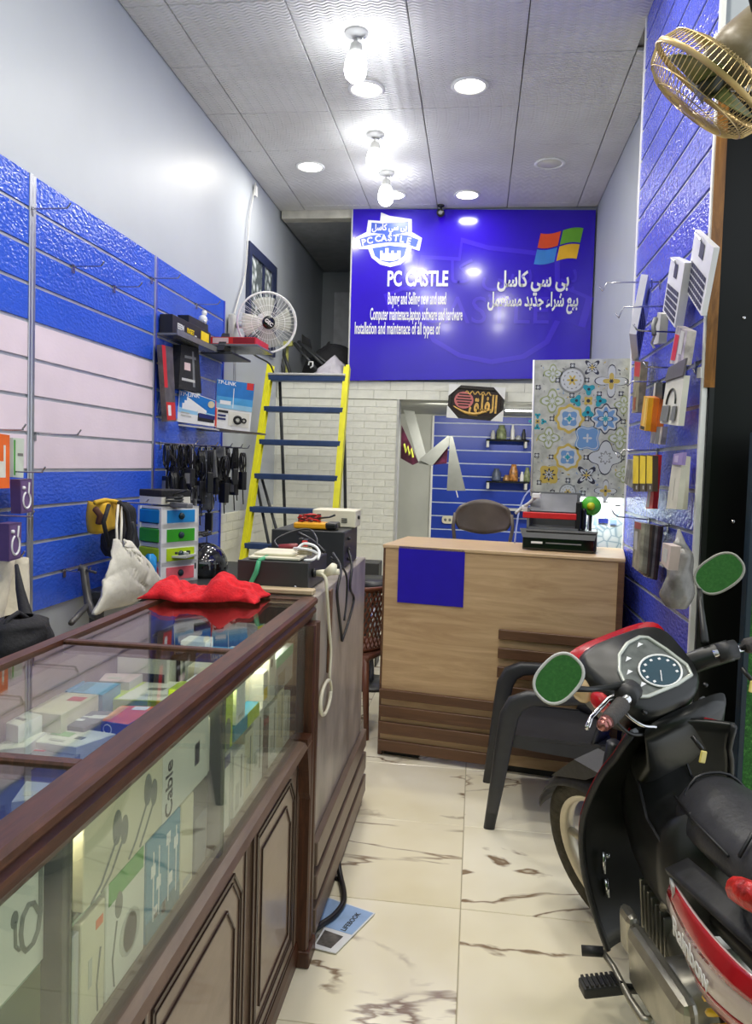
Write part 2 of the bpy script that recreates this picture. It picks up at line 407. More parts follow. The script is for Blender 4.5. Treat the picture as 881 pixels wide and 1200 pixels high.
bricks(wm, XL, -.742, .75, 2.075, MZ+.02)
obj('end_strip', B().box(-.742, -.722, MZ+.0, MZ+.16, 0, 2.075), LGREY, wm)
wp = struct(obj('wall_loft_sign', B().box(-1.17, XR, MZ+.03, MZ+.1, 2.24, ZC+.05), WALLG))
struct(obj('trim_3', B().box(XL, -1.17, 7.0, 7.12, 3.70, ZC+.03, bev=.004), mat('cream_beam', (206,202,188), .5, var=.1, scale=8)))
struct(obj('ceiling_loft', B().box(XL, XR, 7.12, 9.05, 3.71, 3.76), mat('loft_ceiling', (168,170,172), .7)))
ld = struct(obj('door_1', B().box(-1.72, -.95, 8.90, 8.96, 2.24, 3.46, bev=.01), mat('loft_door', (206,208,214), .45)))
obj('lock', B().box(-1.40, -1.33, 8.885, 8.90, 3.09, 3.115, bev=.004), DGREY, ld)
# window in the left wall
w = struct(obj('window_1', B().box(XL-.02, XL+.012, 6.02, 6.09, 2.42, 3.22).box(XL-.02, XL+.012, 6.73, 6.86, 2.42, 3.22).box(XL-.02, XL+.012, 6.09, 6.73, 3.14, 3.22).box(XL-.02, XL+.012, 6.09, 6.73, 2.42, 2.50), mat('navy_window_frame', (40,48,78), .4)))
q = NT('frosted_pane'); nz = q.n('ShaderNodeTexVoronoi', i_Scale=14.0); q.l(q.coord(), nz.inputs['Vector'])
q.l(q.ramp(nz.outputs['Distance'], [(.1, srgb(236,240,240)), (.35, srgb(176,186,184)), (.6, srgb(96,104,104))]), q.b.inputs['Base Color']); q.b.inputs['Roughness'].default_value = .2; q.bump(nz.outputs['Distance'], .6)
obj('pane', B().box(XL-.017, XL-.006, 6.09, 6.44, 2.5, 3.14), q.m, w); obj('pane', B().box(XL-.017, XL-.004, 6.48, 6.73, 2.5, 3.14), q.m, w)
obj('mullion', B().box(XL-.017, XL+.006, 6.44, 6.48, 2.5, 3.14), mat('navy_window_frame', (0,0,0)), w)
# lower left wall, brick-paper dado beyond the slatwall
db = struct(obj('trim_4', B().box(XL-.02, XL-.014, 5.47, 6.99, 0, 1.08), BRICKM))
for k in range(4):
    for j in range(5):
        y = 5.48+.3*j-(.15 if k % 2 else 0)
        obj('brick', B().box(XL-.014, XL-.006, max(y, 5.48), y+.297, .8+.07*k, .867+.07*k, bev=.002), BRICKM, db)
# ------------------------------------------------------------------ slatwalls
def slatwall(label, loc, u, nrm, width, z0, z1, grooves, colour, trim=True, insert=GROOVE, edge=ALU):
    # loc: foot of the panel's first edge; u: along the wall; nrm: out of the wall
    m = Matrix((V(u), V(nrm), V((0,0,1)))).transposed().to_4x4(); m.translation = V((loc[0], loc[1], 0))
    root = thing('slatwall', label, 'wall panel', M=m)
    obj('backing', B().box(0, width, -.016, -.011, z0, z1), GROOVE, root, True)
    zs = [z0]+sorted(grooves)+[z1]; cache = {}
    for a, b in zip(zs, zs[1:]):
        a2, b2 = a+(.007 if a > z0 else 0), b-(.007 if b < z1 else 0); c = colour((a+b)/2)
        k = (round(b2-a2, 3), c.name)
        if k not in cache: cache[k] = obj('slat', B().box(0, width, -.012, 0, 0, k[0], bev=.0015), c, root, True); t = cache[k]
        else: t = link('slat', cache[k].data, root)
        t.location = (0, 0, a2)
    gm = None
    for g in grooves:
        if gm is None: gm = obj('groove_insert', B().box(0, width, -.011, -.006, -.007, .007).box(0, width, -.006, -.001, -.007, -.0045), insert, root, True); t = gm
        else: t = link('groove_insert', gm.data, root)
        t.location = (0, 0, g)
    if trim:
        obj('edge_trim', B().box(-.012, .012, -.014, .006, z0, z1, bev=.002), edge, root, True)
        obj('edge_trim', B().box(width-.008, width+.012, -.014, .006, z0, z1, bev=.002), edge, root, True)
    return root
GL = [2.488,2.336,2.183,2.030,1.875,1.72,1.567,1.412,1.256,1.104,.952]
lcol = lambda z: PINK if 1.412 < z < 2.03 else BLUE
struct_x = (XL-.002, 0)
slatwall('nearest blue and pink slatwall panel on the left wall', (XL, 1.84), (0,1,0), (1,0,0), 1.17, .807, 2.63, GL, lcol, True, mat('slot_metal', (196,198,206), .35, .5), edge=ALU)
slatwall('middle blue and pink slatwall panel behind the yellow backpack', (XL, 3.035), (0,1,0), (1,0,0), 1.215, .807, 2.63, GL, lcol, True, mat('slot_metal', (0,0,0)))
slatwall('all-blue slatwall panel hung with black power adapters', (XL, 4.27), (0,1,0), (1,0,0), 1.19, .807, 2.63, GL, lambda z: BLUE, True, mat('slot_metal', (0,0,0)), edge=mat('blue_edge', (60,76,190), .35))
GR = [3.652,3.50,3.35,3.20,3.05,2.905,2.757,2.617,2.47,2.315,2.17,2.021,1.875,1.72,1.578,1.42,1.272,1.105,.955,.81,.662,.51,.36,.21]
slatwall('tall violet-blue slatwall on the pillar, hung with laptop parts', (.765, 4.135), (0,-1,0), (-1,0,0), 1.31, .03, ZC, GR, lambda z: BLUER, True, mat('slot_metal', (0,0,0)), edge=WHITE)
GA = [at(540,y,Y=8.9).z for y in (496,511.4,527.6,543,557.9,573.4,589.4,605.2,621)]
slatwall('deep blue slatwall at the back of the alcove', (-.52, 8.9), (1,0,0), (0,-1,0), 1.3, .5, 2.06, GA, lambda z: BLUEB, True, mat('slot_light', (196,206,226), .4), edge=WHITE)
struct(obj('wall_alcove', B().box(-.95, XR, 8.92, 8.98, 0, 2.08), mat('alcove_plaster', (190,192,184), .6, var=.04, scale=3)))
# ------------------------------------------------------------------ lamps
LAMP = emitter('spot_diffuser', (1,.96,.86), SPOT); BULBM = emitter('bulb_glow', (.93,.95,1), BULB); OFF = mat('unlit_diffuser', (226,224,212), .4, var=0)
names = {0:'lit round ceiling spot right of the nearer hanging bulb',1:'lit round ceiling spot just behind the nearer hanging bulb',2:'lit round ceiling spot by itself near the left wall',3:'unlit round ceiling spot above the right end of the blue banner',4:'lit small ceiling spot in front of the banner top',5:'lit small ceiling spot behind the farthest hanging bulb'}
for i, (x, y, on) in enumerate(SPOTS):
    t = thing('ceiling_spot', names.get(i, 'added unseen ceiling spot overhead, '+('left' if i % 2 == 0 else 'right')+' one of the '+('far','middle','near')[max(0,(i-6)//2)]+' pair'), 'lamp', (x, y, ZC), 'round recessed ceiling spots')
    obj('bezel', B().lathe([(.088,0),(.112,0),(.114,-.006),(.10,-.012),(.088,-.008),(.088,0)], Matrix.Translation((x,y,ZC)), 28, False), WHITE, t)
    obj('diffuser', B().lathe([(.001,-.006),(.089,-.006),(.089,.004)], Matrix.Translation((x,y,ZC)), 28, True), LAMP if on else OFF, t)
    if on:
        ld_ = bpy.data.lights.new('spot_light', 'AREA'); ld_.shape = 'DISK'; ld_.size = .16; ld_.energy = SPOT_W if y < 6.3 else 3.0; ld_.color = (1,.955,.86)
        lo = link('spot_light', ld_, t); lo.location = (0, 0, -.016)
for i, (x, y, drop, lab) in enumerate([(-.72,4.16,.20,'nearer lit bulb hanging in a holder from the ceiling'), (-.785,5.42,.17,'middle lit bulb hanging in a holder from the ceiling'), (-.79,6.12,.15,'farthest lit bulb, close to the banner logo')]):
    t = thing('hanging_bulb', lab, 'lamp', (x, y, ZC), 'bulbs hanging from the ceiling')
    T = Matrix.Translation((x, y, ZC))
    obj('rose', B().lathe([(.001,0),(.065,0),(.062,-.012),(.03,-.022),(.018,-.03),(.001,-.03)], T, 20), LGREY, t)
    obj('bracket', B().tube([(x,y,ZC-.02),(x+.03,y,ZC-.035),(x+.05,y-.01,ZC-.03)], .006, 6), CHROME, t)
    h = obj('holder', B().tube([(x,y,ZC-.02),(x-.004,y,ZC-.055)], .007, 6).lathe([(.014,-.05),(.03,-.062),(.036,-.10),(.034,-.112)], T, 18), LGREY, t)
    obj('bulb', B().lathe([(.030,-.105),(.046,-.125),(.058,-.165),(.060,-.2),(.052,-.232),(.032,-.252),(.002,-.258)], T, 20), BULBM, t)
t = thing('ceiling_lamp', 'unlit white lamp cap cut by the top edge of the photo', 'lamp', (-.70,3.52,ZC))
obj('cap', B().lathe([(.001,0),(.085,0),(.085,-.085),(.07,-.13),(.04,-.145),(.001,-.148)], Matrix.Translation((-.70,3.52,ZC)), 24), WHITE, t)
obj('clip', B().box(-.68, -.64, 3.43, 3.445, ZC-.13, ZC-.11), CHROME, t)
# camera under the ceiling
t = thing('security_camera', 'small black security camera at the top edge of the banner', 'camera', (-.40,6.9,3.70))
obj('base', B().lathe([(.03,0),(.03,-.012),(.012,-.02)], Matrix.Translation((-.40,6.9,ZC)), 14), BLACK, t)
obj('arm', B().tube([(-.40,6.9,ZC-.01),(-.40,6.89,ZC-.05)], .01, 8), BLACK, t)
bd = obj('body', B().tube([(-.40,6.93,ZC-.06),(-.40,6.84,ZC-.085)], .034, 14), BLACK, t)
obj('lens', B().tube([(-.40,6.845,ZC-.083),(-.40,6.833,ZC-.0865)], .018, 12), mat('lens_glass', (120,124,136), .05, var=0), bd)
# ------------------------------------------------------------------ banner
sg = obj('sign_banner', B().slab([(-1.19,6.975,2.235),(.935,6.975,2.29),(.935,6.975,3.735),(-1.195,6.975,3.772)], -.02), SIGNB); tag(sg, 'large blue shop banner with white lettering and a shield logo', 'sign')
obj('banner_edge', B().slab([(-1.2,6.972,2.232),(-1.187,6.972,2.232),(-1.192,6.972,3.775),(-1.205,6.972,3.775)], -.02), LGREY, sg)
def SM(x, z, dy=0): return Matrix.Translation((x, 6.970-dy, z)) @ Matrix.Rotation(PI/2, 4, 'X')
def sm(x, y): p = at(x, y, Y=6.975); return SM(p.x, p.z)
def wpx(a, b, y): return (at(b, y, Y=6.975)-at(a, y, Y=6.975)).length
text('lettering', 'PC CASTLE', .185, sm(490,327.5), PRINT_W, sg, .03, w=wpx(455,526,328))
text('lettering', 'Buying and Selling new and used', .150, sm(489,350.5), PRINT_W, sg, .018, w=wpx(455,523,350))
text('lettering', 'Computer maintenace,laptop software and hardware', .150, sm(488,369), PRINT_W, sg, .018, w=wpx(434,542,369))
text('lettering', 'Installation and maintenace of all types of', .150, sm(466,385.5), PRINT_W, sg, .018, w=wpx(416,516,386))
text('lettering', arabic('بى سي كاسل'), .185, sm(625,328), PRINT_W, sg, .03, w=wpx(583,667,328))
text('lettering', arabic('بيع شراء جديد مستعمل'), .165, sm(624.5,352), PRINT_W, sg, .03, w=wpx(571,677,352))
def pz(*pts): return [tuple(at(x, y, Y=6.975)[i] for i in (0, 2)) for x, y in pts]
def flat(name, polys, mats, dy):                  # thin printed shapes on the banner face; polys: (material slot, points in x,z)
    b = B()
    for k, p in polys:
        b.m = k; b.prism(p, .0015, Matrix.Translation((0, 6.973-dy, 0)) @ Matrix.Rotation(PI/2, 4, 'X'))
    return obj(name, b, mats, sg)
shield = pz((447,249),(457,253),(483,257),(483,272),(495,279),(492,294),(483,291),(479,302),(470,310),(458,313),(446,310),(436,302),(432,292),(421,292),(418,278),(430,272),(432,258),(446,259))
cx, cz = [sum(p[i] for p in shield)/len(shield) for i in (0,1)]
flat('shield_outline', [(0, shield)], [PRINT_W], 0)
upper = pz((436,261),(448,262),(479,260),(479,272),(470,274),(457,275),(445,274),(435,273)); bandp = pz((422,280),(436,276),(457,274),(478,276),(491,281),(488,290),(474,285),(457,284),(440,286),(424,289)); lowr = pz((437,291),(457,288),(477,290),(474,300),(466,306),(457,308),(448,306),(440,300))
flat('shield_field', [(0, upper), (0, bandp), (0, lowr)], [mat('shield_blue', (62,96,206), .3, var=.1, scale=6)], .002)
text('lettering', arabic('بى سي كاسل'), .075, SM(*[at(457,267,Y=6.975)[i] for i in (0,2)], .004), PRINT_W, sg, .03, w=wpx(437,478,267))
for k, (ch, x, y, a) in enumerate(zip('PCCASTLE', (427,434,443.5,450.5,457.5,464.5,471.5,479.5), (284.5,282.5,280.3,279.5,279.3,279.8,281,283), (.22,.18,.08,.04,0,-.05,-.12,-.2))):
    p = at(x, y, Y=6.975); text('lettering', ch, .078, SM(p.x, p.z, .004) @ Matrix.Rotation(a, 4, 'Z'), PRINT_W, sg, .03, 1.0)
cas = [(0, pz((446,305),(446,294),(449,294),(449,297),(452,297),(452,291),(456,291),(456,297),(459,297),(459,294),(462,294),(462,297),(466,297),(466,294),(470,294),(470,303),(462,306),(454,306)))]
flat('castle_emblem', cas, [PRINT_W], .004)
# pale watermark of the shield across the middle of the banner
big = [(.0+(x-cx)*3.1+.02, 2.93+(z-cz)*2.3) for x, z in shield]; sml = [(.02+(x-.02)*.93, 2.93+(z-2.93)*.92) for x, z in big]
def rim(o, i): return [[o[k], o[(k+1) % len(o)], i[(k+1) % len(o)], i[k]] for k in range(len(o))]
flat('pale_watermark', [(0, q_) for q_ in rim(big, sml)], [SIGNB2], -.0005)
text('pale_lettering', 'CASTLE', .34, SM(.0, 2.86, -.0005), SIGNB2, sg, .0, 1.0); text('pale_lettering', arabic('بى سي كاسل'), .3, SM(.02, 3.2, -.0005), SIGNB2, sg, 0, 1.0)
# four-pane waving flag
def wave(u, v, x0, y0): 
    x = x0+u; return (x, y0+v+3.2*math.sin((x-655)/27*2.6+.5))
def paneq(u0, u1, v0, v1):
    n = 8; sk = lambda u, v: (655+u-v*.22, 288.5+v-3.4*math.sin(u/27*2.5)-u*.02)
    pts = [sk(u0+(u1-u0)*i/n, v0) for i in range(n+1)]+[sk(u1-(u1-u0)*i/n, v1) for i in range(n+1)]
    return pz(*pts)
flat('flag_pane', [(0, paneq(-25,-1.2,-18,-1)), (1, paneq(1.2,25,-18,-1)), (2, paneq(-25,-1.2,1,18)), (3, paneq(1.2,25,1,18))], [mat('flag_red', (236,84,40), .3, var=.08, scale=5), mat('flag_green', (110,180,50), .3, var=.08, scale=5), mat('flag_blue', (60,140,226), .3, var=.08, scale=5), mat('flag_yellow', (250,190,40), .3, var=.08, scale=5)], .001)
# ------------------------------------------------------------------ glass display counter
XF, XB, Y0, Y1, ZT = -.46, -.905, .28, 2.235, 1.082
ct = thing('display_counter', 'long mahogany display counter with glass top and glass front', 'counter', (-.68, 1.2, 0))
prof = [(-.50,ZT),(-.462,ZT),(-.455,ZT-.006),(-.455,ZT-.016),(-.466,ZT-.022),(-.466,ZT-.028),(-.459,ZT-.034),(-.459,ZT-.044),(-.468,ZT-.05),(-.468,ZT-.058),(-.472,ZT-.064),(-.478,ZT-.075),(-.50,ZT-.075)]
def rail(name, pr, ya, yb, m): return obj(name, B().rings([[V((x, ya, z)) for x, z in pr], [V((x, yb, z)) for x, z in pr]]), m, ct)
rail('top_rail', prof, Y0, Y1, MAHOG)
rail('back_rail', [(XB,ZT-.05),(XB+.03,ZT-.05),(XB+.03,ZT),(XB,ZT)], Y0, Y1, MAHOG)
for y in (.935, 1.562, Y1-.022): obj('cross_bar', B().box(XB+.03, -.50, y-.011, y+.011, ZT-.03, ZT-.001, bev=.003), MAHOGV, ct)
for a, b in ((Y0,.924),(.946,1.551),(1.573,Y1-.033)): obj('glass_top', B().box(XB+.03, -.50, a, b, ZT-.012, ZT-.006), GLASS, ct)
for a, b in ((Y0,.862),(.868,1.440),(1.446,2.155)): obj('front_glass', B().box(-.476, -.471, a, b, .69, ZT-.06), GLASSF, ct)
for y in (.865, 1.452): obj('glass_upright', B().box(-.505, -.478, y-.012, y+.012, .69, ZT-.06), mat('dark_green_upright', (44,50,40), .4), ct)
rail('shelf', [(XB+.02,.861),(-.506,.861),(-.506,.866),(XB+.02,.866)], Y0, 2.15, glass('shelf_glass', (.9,.95,.92)))
rail('shelf_rail', [(-.512,.861),(-.506,.861),(-.506,.866),(-.512,.866)], Y0, 2.15, mat('pale_green_glass_edge', (150,170,146), .2))
rail('showcase_floor', [(XB+.01,.668),(-.452,.668),(-.445,.676),(-.452,.690),(-.468,.694),(XB+.01,.694)], Y0, 2.165, PANELW)
rail('back_panel', [(XB,.05),(XB+.012,.05),(XB+.012,ZT-.05),(XB,ZT-.05)], Y0, Y1, PANELW)
obj('end_panel', B().box(XB+.01, -.50, Y1-.02, Y1-.005, .05, ZT-.03), MAHOGV, ct)
rail('lower_front', [(-.50,.06),(-.478,.06),(-.478,.668),(-.50,.668)], Y0, 2.165, PANELW)
rail('base_rail', [(-.50,.0),(-.474,.0),(-.47,.05),(-.474,.075),(-.50,.075)], Y0, 2.165, MAHOG)
pp = [(-.502,2.155),(-.448,2.155),(-.444,2.165),(-.444,2.178),(-.450,2.183),(-.450,2.205),(-.444,2.21),(-.444,2.228),(-.450,2.238),(-.502,2.238)]
po = obj('corner_post', B().rings([[V((x,y,0)) for x,y in pp],[V((x,y,ZT-.07)) for x,y in pp]]), MAHOGV, ct)
obj('foot_block', B().box(-.505, -.436, 2.148, 2.246, 0, .05, bev=.006), MAHOGV, po)
obj('bracket', B().prism([(2.10,.70),(2.158,.70),(2.158,.50),(2.14,.53),(2.125,.60),(2.105,.66)], .04, Matrix(((0,0,1,-.486),(1,0,0,0),(0,1,0,0),(0,0,0,1)))), MAHOGV, po)
MX = Matrix(((0,0,1,-.478),(1,0,0,0),(0,1,0,0),(0,0,0,1)))      # (along Y, up) -> front face of the cabinet
def outline(b, pts, wd, h, zz=0):
    n = len(pts); c = V((sum(p[0] for p in pts)/n, sum(p[1] for p in pts)/n))
    for i in range(n):
        p, q_ = V(pts[i]), V(pts[(i+1) % n]); d = (q_-p).normalized(); nn = V((-d.y, d.x))*wd*.5
        b.prism([tuple(p-nn-d*wd*.4), tuple(q_-nn+d*wd*.4), tuple(q_+nn+d*wd*.4), tuple(p+nn-d*wd*.4)], h, MX, zz)
    return b
dark = mat('dark_moulding', (58,38,30), .35)
for a, b_ in ((1.66,2.09),(1.08,1.60),(.50,1.02)):
    dr = obj('door', B().prism([(a,.10),(b_,.10),(b_,.645),(a,.645)], .006, MX), PANELW, ct)
    o1 = [(a+.03,.14),(b_-.03,.14),(b_-.03,.555),(b_-.085,.62),(a+.03,.62)]; o2 = [(a+.075,.185),(b_-.075,.185),(b_-.075,.50),(b_-.125,.565),(a+.075,.565)]
    obj('moulding', outline(outline(outline(outline(B(), o1, .007, .006, .004), [(x+.0, z) for x, z in [(a+.042,.153),(b_-.042,.153),(b_-.042,.545),(b_-.09,.605),(a+.042,.605)]], .003, .004, .005), o2, .004, .005, .005), [(a+.002,.102),(b_-.002,.102),(b_-.002,.643),(a+.002,.643)], .006, .005, .004), dark, dr)
# ------------------------------------------------------------------ goods in the counter
def carton(label, y0, y1, z0, z1, body, art=(), words=(), x1=-.502, dep=.12, name='product_box', group='boxes shown in the glass counter', cat='box'):
    t = thing(name, label, cat, (x1-dep/2, (y0+y1)/2, z0), group)
    obj('carton', B().box(x1-dep, x1, y0, y1, z0, z1, bev=.0015), body, t)
    ms, b = [], B()
    W, H = y1-y0, z1-z0
    M = Matrix(((0,0,1,x1),(1,0,0,y0),(0,1,0,z0),(0,0,0,1)))
    for it in art:
        if it[1] not in ms: ms.append(it[1])
        b.m = ms.index(it[1])
        if it[0] == 'r': _, _, a, c, d, e = it; b.prism([(a*W,c*H),(d*W,c*H),(d*W,e*H),(a*W,e*H)], .0006, M)
        elif it[0] == 'o':
            _, _, a, c, ra, rb = it; b.prism([(a*W+ra*math.cos(2*PI*k/16), c*H+rb*math.sin(2*PI*k/16)) for k in range(16)], .0007, M)
        elif it[0] == 'l':
            _, _, pts, wd = it
            b.tube([M @ V((a*W, c*H, .0006)) for a, c in pts], wd, 4)
    if art: obj('printed_art', b, ms, t)
    for (s, sz, a, c, vert, m) in words:
        K = M @ Matrix.Translation((a*W, c*H, .001))
        if vert: K = K @ Matrix.Rotation(PI/2, 4, 'Z')
        text('printed_words', s, sz, K, m, t, .01, 1, 'CENTER', .0003)
    return t
GP = mat('grey_print', (120,122,112), .5, var=0); GP2 = mat('pale_grey_print', (190,190,178), .5, var=0)
zu = .867
carton('white box nearest the camera printed with a dark hook-shaped earphone', .60, .922, zu, 1.0, CARTON, [('l',GP,[(.76,.90),(.76,.50),(.745,.34),(.71,.26),(.67,.26),(.645,.34),(.635,.47),(.645,.60),(.68,.66),(.72,.62),(.75,.5)],.0035),('o',GP,.76,.90,.004,.008),('l',GP,[(.60,.62),(.605,.40),(.63,.33)],.0025),('o',GP,.60,.64,.007,.010),('l',GP2,[(.86,.80),(.97,.92)],.0012)])
carton('long ivory box printed with two grey earbud pairs and the word Cable', .95, 1.43, zu, .985, CARTON2, [('o',GP,.20,.62,.014,.026),('o',GP,.25,.50,.012,.022),('l',GP,[(.20,.5),(.10,.12),(.04,.02)],.0018),('l',GP,[(.25,.45),(.16,.12),(.1,.02)],.0018),('o',GP,.42,.72,.014,.026),('o',GP,.47,.60,.012,.022),('l',GP,[(.42,.6),(.33,.2),(.28,.05)],.0018),('l',GP,[(.47,.5),(.40,.2),(.36,.05)],.0018),('r',CARTON,.54,0,1,1),('r',GP2,.85,.35,.9,.7)], [('Cable',.042,.60,.42,True,PRINT_K)])
carton('narrow white box with a silver framed window print', 1.438, 1.515, zu, .975, CARTON, [('r',GP,.15,.12,.85,.9),('r',SILVER,.25,.2,.75,.85),('o',GP,.5,.3,.012,.012)])
carton('lime green upright pouch with a dark figure print', 1.52, 1.585, zu, 1.0, LIME, [('o',GP,.5,.3,.018,.03),('r',GP,.3,.0,.7,.25)])
carton('flat teal and green pack lying on the upper shelf', 1.60, 1.79, zu, .90, TEAL, [('r',LIME,.5,0,1,1)])
carton('small white box standing on the flat teal pack', 1.61, 1.675, .901, .99, WHITE, [('r',GP2,.2,.1,.8,.2)])
carton('ivory box with a line of vertical print behind the teal pack', 1.70, 1.80, .901, 1.0, CARTON2, [], [('Cable',.03,.5,.45,True,PRINT_K)], x1=-.53)
carton('tiny yellow and white pack between ivory boxes', 1.825, 1.865, zu, .96, CARTON, [('r',YELLOW,.1,.25,.9,.55)])
carton('white narrow carton near the far end of the upper shelf', 1.88, 1.935, zu, .995, CARTON, [('r',PRINT_K,.2,.7,.5,.85)])
carton('clear pack with green top at the far end of the upper shelf', 1.95, 2.13, zu, .965, SILVER, [('r',mat('mint_print',(110,200,160),.4),0,.72,1,1),('r',GP,.1,.1,.5,.5)])
zl = .695
carton('lime and white box lying lowest, nearest the camera', .62, .85, zl, .73, LIME, [('r',CARTON,.15,.1,.8,.5)])
carton('clear plastic pack behind the lime box', .885, .94, zl, .85, SILVER, [('r',GP2,.2,.2,.8,.8)])
carton('ivory upright box with a thin cable print', .945, 1.012, zl, .855, CARTON2, [('l',GP,[(.8,.6),(.65,.3),(.7,.05)],.0015),('r',ORANGE,.6,.8,.9,.88),('r',GP2,.3,.35,.45,.6)])
carton('white box with green corner and round green plug print', 1.016, 1.145, zl, .868, CARTON, [('r',GREEN,.05,.8,.95,1),('o',GP2,.6,.35,.035,.035),('o',mat('pale_green_print',(150,190,130),.4),.6,.35,.024,.03),('o',GP,.3,.72,.012,.02),('l',GP,[(.2,.05),(.15,.3),(.25,.6)],.0015)])
carton('teal box printed with hanging white charging cables', 1.152, 1.293, zl, .862, TEAL, [('r',mat('dark_teal_print',(24,110,128),.4),0,0,1,.2)]+[('l',PRINT_W,[(a,.15),(a,.85)],.0014) for a in (.18,.34,.62,.86)]+[('r',PRINT_W,a-.06,c,a+.06,c+.12) for a, c in ((.18,.6),(.34,.42),(.62,.75),(.86,.62),(.25,.15),(.7,.3),(.5,.08))])
carton('slim ivory box against the teal box', 1.298, 1.358, zl, .862, CARTON2, [('r',GP2,.2,.05,.8,.12)])
carton('grey translucent sleeve in the gap of the lower shelf', 1.37, 1.43, zl, .80, GREY, [])
carton('white box with a navy window and an earbud print', 1.466, 1.585, zl, .858, CARTON, [('r',NAVY,.05,.85,.9,1),('r',NAVY,.08,.5,.4,.78),('o',GP,.3,.38,.014,.02),('l',GP2,[(.9,.0),(.9,1)],.002)])
for k, (w_, bd_, lab) in enumerate([(.075,CARTON,'first upright carton past the dark upright, lower shelf'),(.06,CARTON2,'second upright carton past the dark upright, ivory'),(.085,CARTON,'third upright carton past the dark upright, dark spine print'),(.05,mat('dark_carton',(84,66,58),.5),'thin brown carton squeezed between white ones'),(.075,CARTON,'white carton after the thin brown one'),(.07,CARTON2,'ivory carton second from the corner post'),(.07,CARTON,'white carton next to the mahogany corner post')]):
    y = 1.604+sum([.075,.06,.085,.05,.075,.07,.07][:k])+.004*k
    carton(lab, y, y+w_, zl, .835+.02*((k*7) % 3), bd_, [('r',GP2,.15,.1+.1*(k % 3),.5,.5+.1*(k % 2)),('r',GP,.62,.2,.72,.9)] if k != 3 else [('r',RED,.1,.9,.9,1)], dep=.16)
def pack(label, q, zt, th, top, side, art=(), words=(), cat='pack', name='flat_pack'):
    P = [at(x, y, Z=zt) for x, y in q]; c = sum(P, V())/4
    t = thing(name, label, cat, (c.x, c.y, zt-th), 'flat packs under the glass top')
    obj('carton', B().slab(P, -th if (P[1]-P[0]).cross(P[3]-P[0]).z > 0 else th), side, t)
    ms, b = [], B()
    u, v = P[1]-P[0], P[3]-P[0]; w_ = P[2]-P[3]
    def at2(a, c_): return P[0]*(1-a)*(1-c_)+P[1]*a*(1-c_)+P[2]*a*c_+P[3]*(1-a)*c_
    for m_, a0, c0, a1, c1 in ((top,.02,.02,.98,.98),)+tuple(art):
        if m_ not in ms: ms.append(m_)
        b.m = ms.index(m_); lift = V((0,0,.0004*(1+len(b.b.faces)/6)))
        b.slab([at2(a0,c0)+lift, at2(a1,c0)+lift, at2(a1,c1)+lift, at2(a0,c1)+lift], .0004)
    obj('printed_top', b, ms, t)
    return t, at2, P
YP = .055
pack('white flat pack with lime green edge in the far middle of the case', [(119,819),(190,822),(236,800),(156,797)], .925, .035, CARTON, LIME, ((LIME,.02,.02,.25,.98),(GP,.45,.5,.7,.62),(GP2,.5,.2,.9,.3)))
t, a2, P = pack('orange pack with a navy edge and round white mark', [(119,845),(150,850),(188,828),(143,827)], .925, .045, ORANGE, NAVY, ((PRINT_W,.4,.75,.8,.95),(mat('peach_print',(246,170,120),.4),.0,.1,.25,.9)))
c = P[0]*.75+P[1]*.25+V((0,0,-.015)); nn = (P[0]-P[3]).normalized()
obj('round_mark', B().ring(.010, .0012, frame(c+nn*.001, P[1]-P[0], V((0,0,1))), 16, 4), PRINT_W, t)
pack('white flat pack with a green label and dark oval', [(38,869),(90,876),(136,860),(56,848)], .915, .045, CARTON, WHITE, ((mat('pale_green_print',(0,0,0)),.2,.45,.55,.7),(GP,.66,.4,.8,.55),(GP2,.3,.15,.6,.25)))
pack('grey pack with a red and white star print beside the cross bar', [(10,884),(86,890),(110,871),(40,868)], .90, .03, GREY, GREY, ((PRINT_R,.15,.3,.45,.55),(PRINT_W,.2,.38,.55,.46),(PRINT_R,.3,.55,.38,.9),(PRINT_W,.1,.6,.3,.7)))
pack('small white charger box with socket holes and a picture', [(2,846),(22,851),(50,838),(30,833)], .955, .055, CARTON, WHITE, ((GP,.3,.35,.8,.5),))
pack('wide cream flat pack at the far left of the case', [(0,830),(72,838),(116,814),(28,808)], .955, .085, CARTON2, CREAM, ((GP2,.2,.3,.5,.4),(PRINT_R,.75,.6,.95,.8)))
pack('dark grey pack with white earphone print', [(56,848),(99,853),(146,834),(62,832)], .925, .055, mat('slate_print',(104,108,122),.4), GREY, ((PRINT_W,.1,.55,.75,.63),(PRINT_W,.7,.5,.95,.7),(PRINT_W,.45,.3,.7,.42),(PRINT_W,.02,.1,.14,.4)))
pack('teal pack lying beyond the cream one', [(84,811),(121,815),(142,801),(102,799)], .95, .08, SKY, TEAL, ((TEAL,.05,.1,.35,.9),))
pack('sky blue pack at the back of the case', [(34,806),(80,810),(100,798),(54,796)], .955, .085, SKY, SKY, ((PRINT_W,.5,.2,.7,.9),))
pack('pale pink pack behind the lime-edged one', [(116,798),(152,800),(168,790),(124,789)], .945, .075, mat('pale_pink_print',(222,196,196),.4), LGREY, ((GP2,.2,.3,.6,.5),))
pack('white pack in the near corner by the charger box', [(-14,880),(30,876),(54,858),(-2,858)], .92, .05, CARTON, WHITE, ((GP2,.3,.3,.8,.5),(PRINT_R,.4,.6,.6,.8)))
pack('plain silver pack alone in the nearest bay', [(14,940),(54,936),(78,914),(34,912)], .89, .02, SILVER, LGREY, ((GP2,.2,.2,.7,.4),))
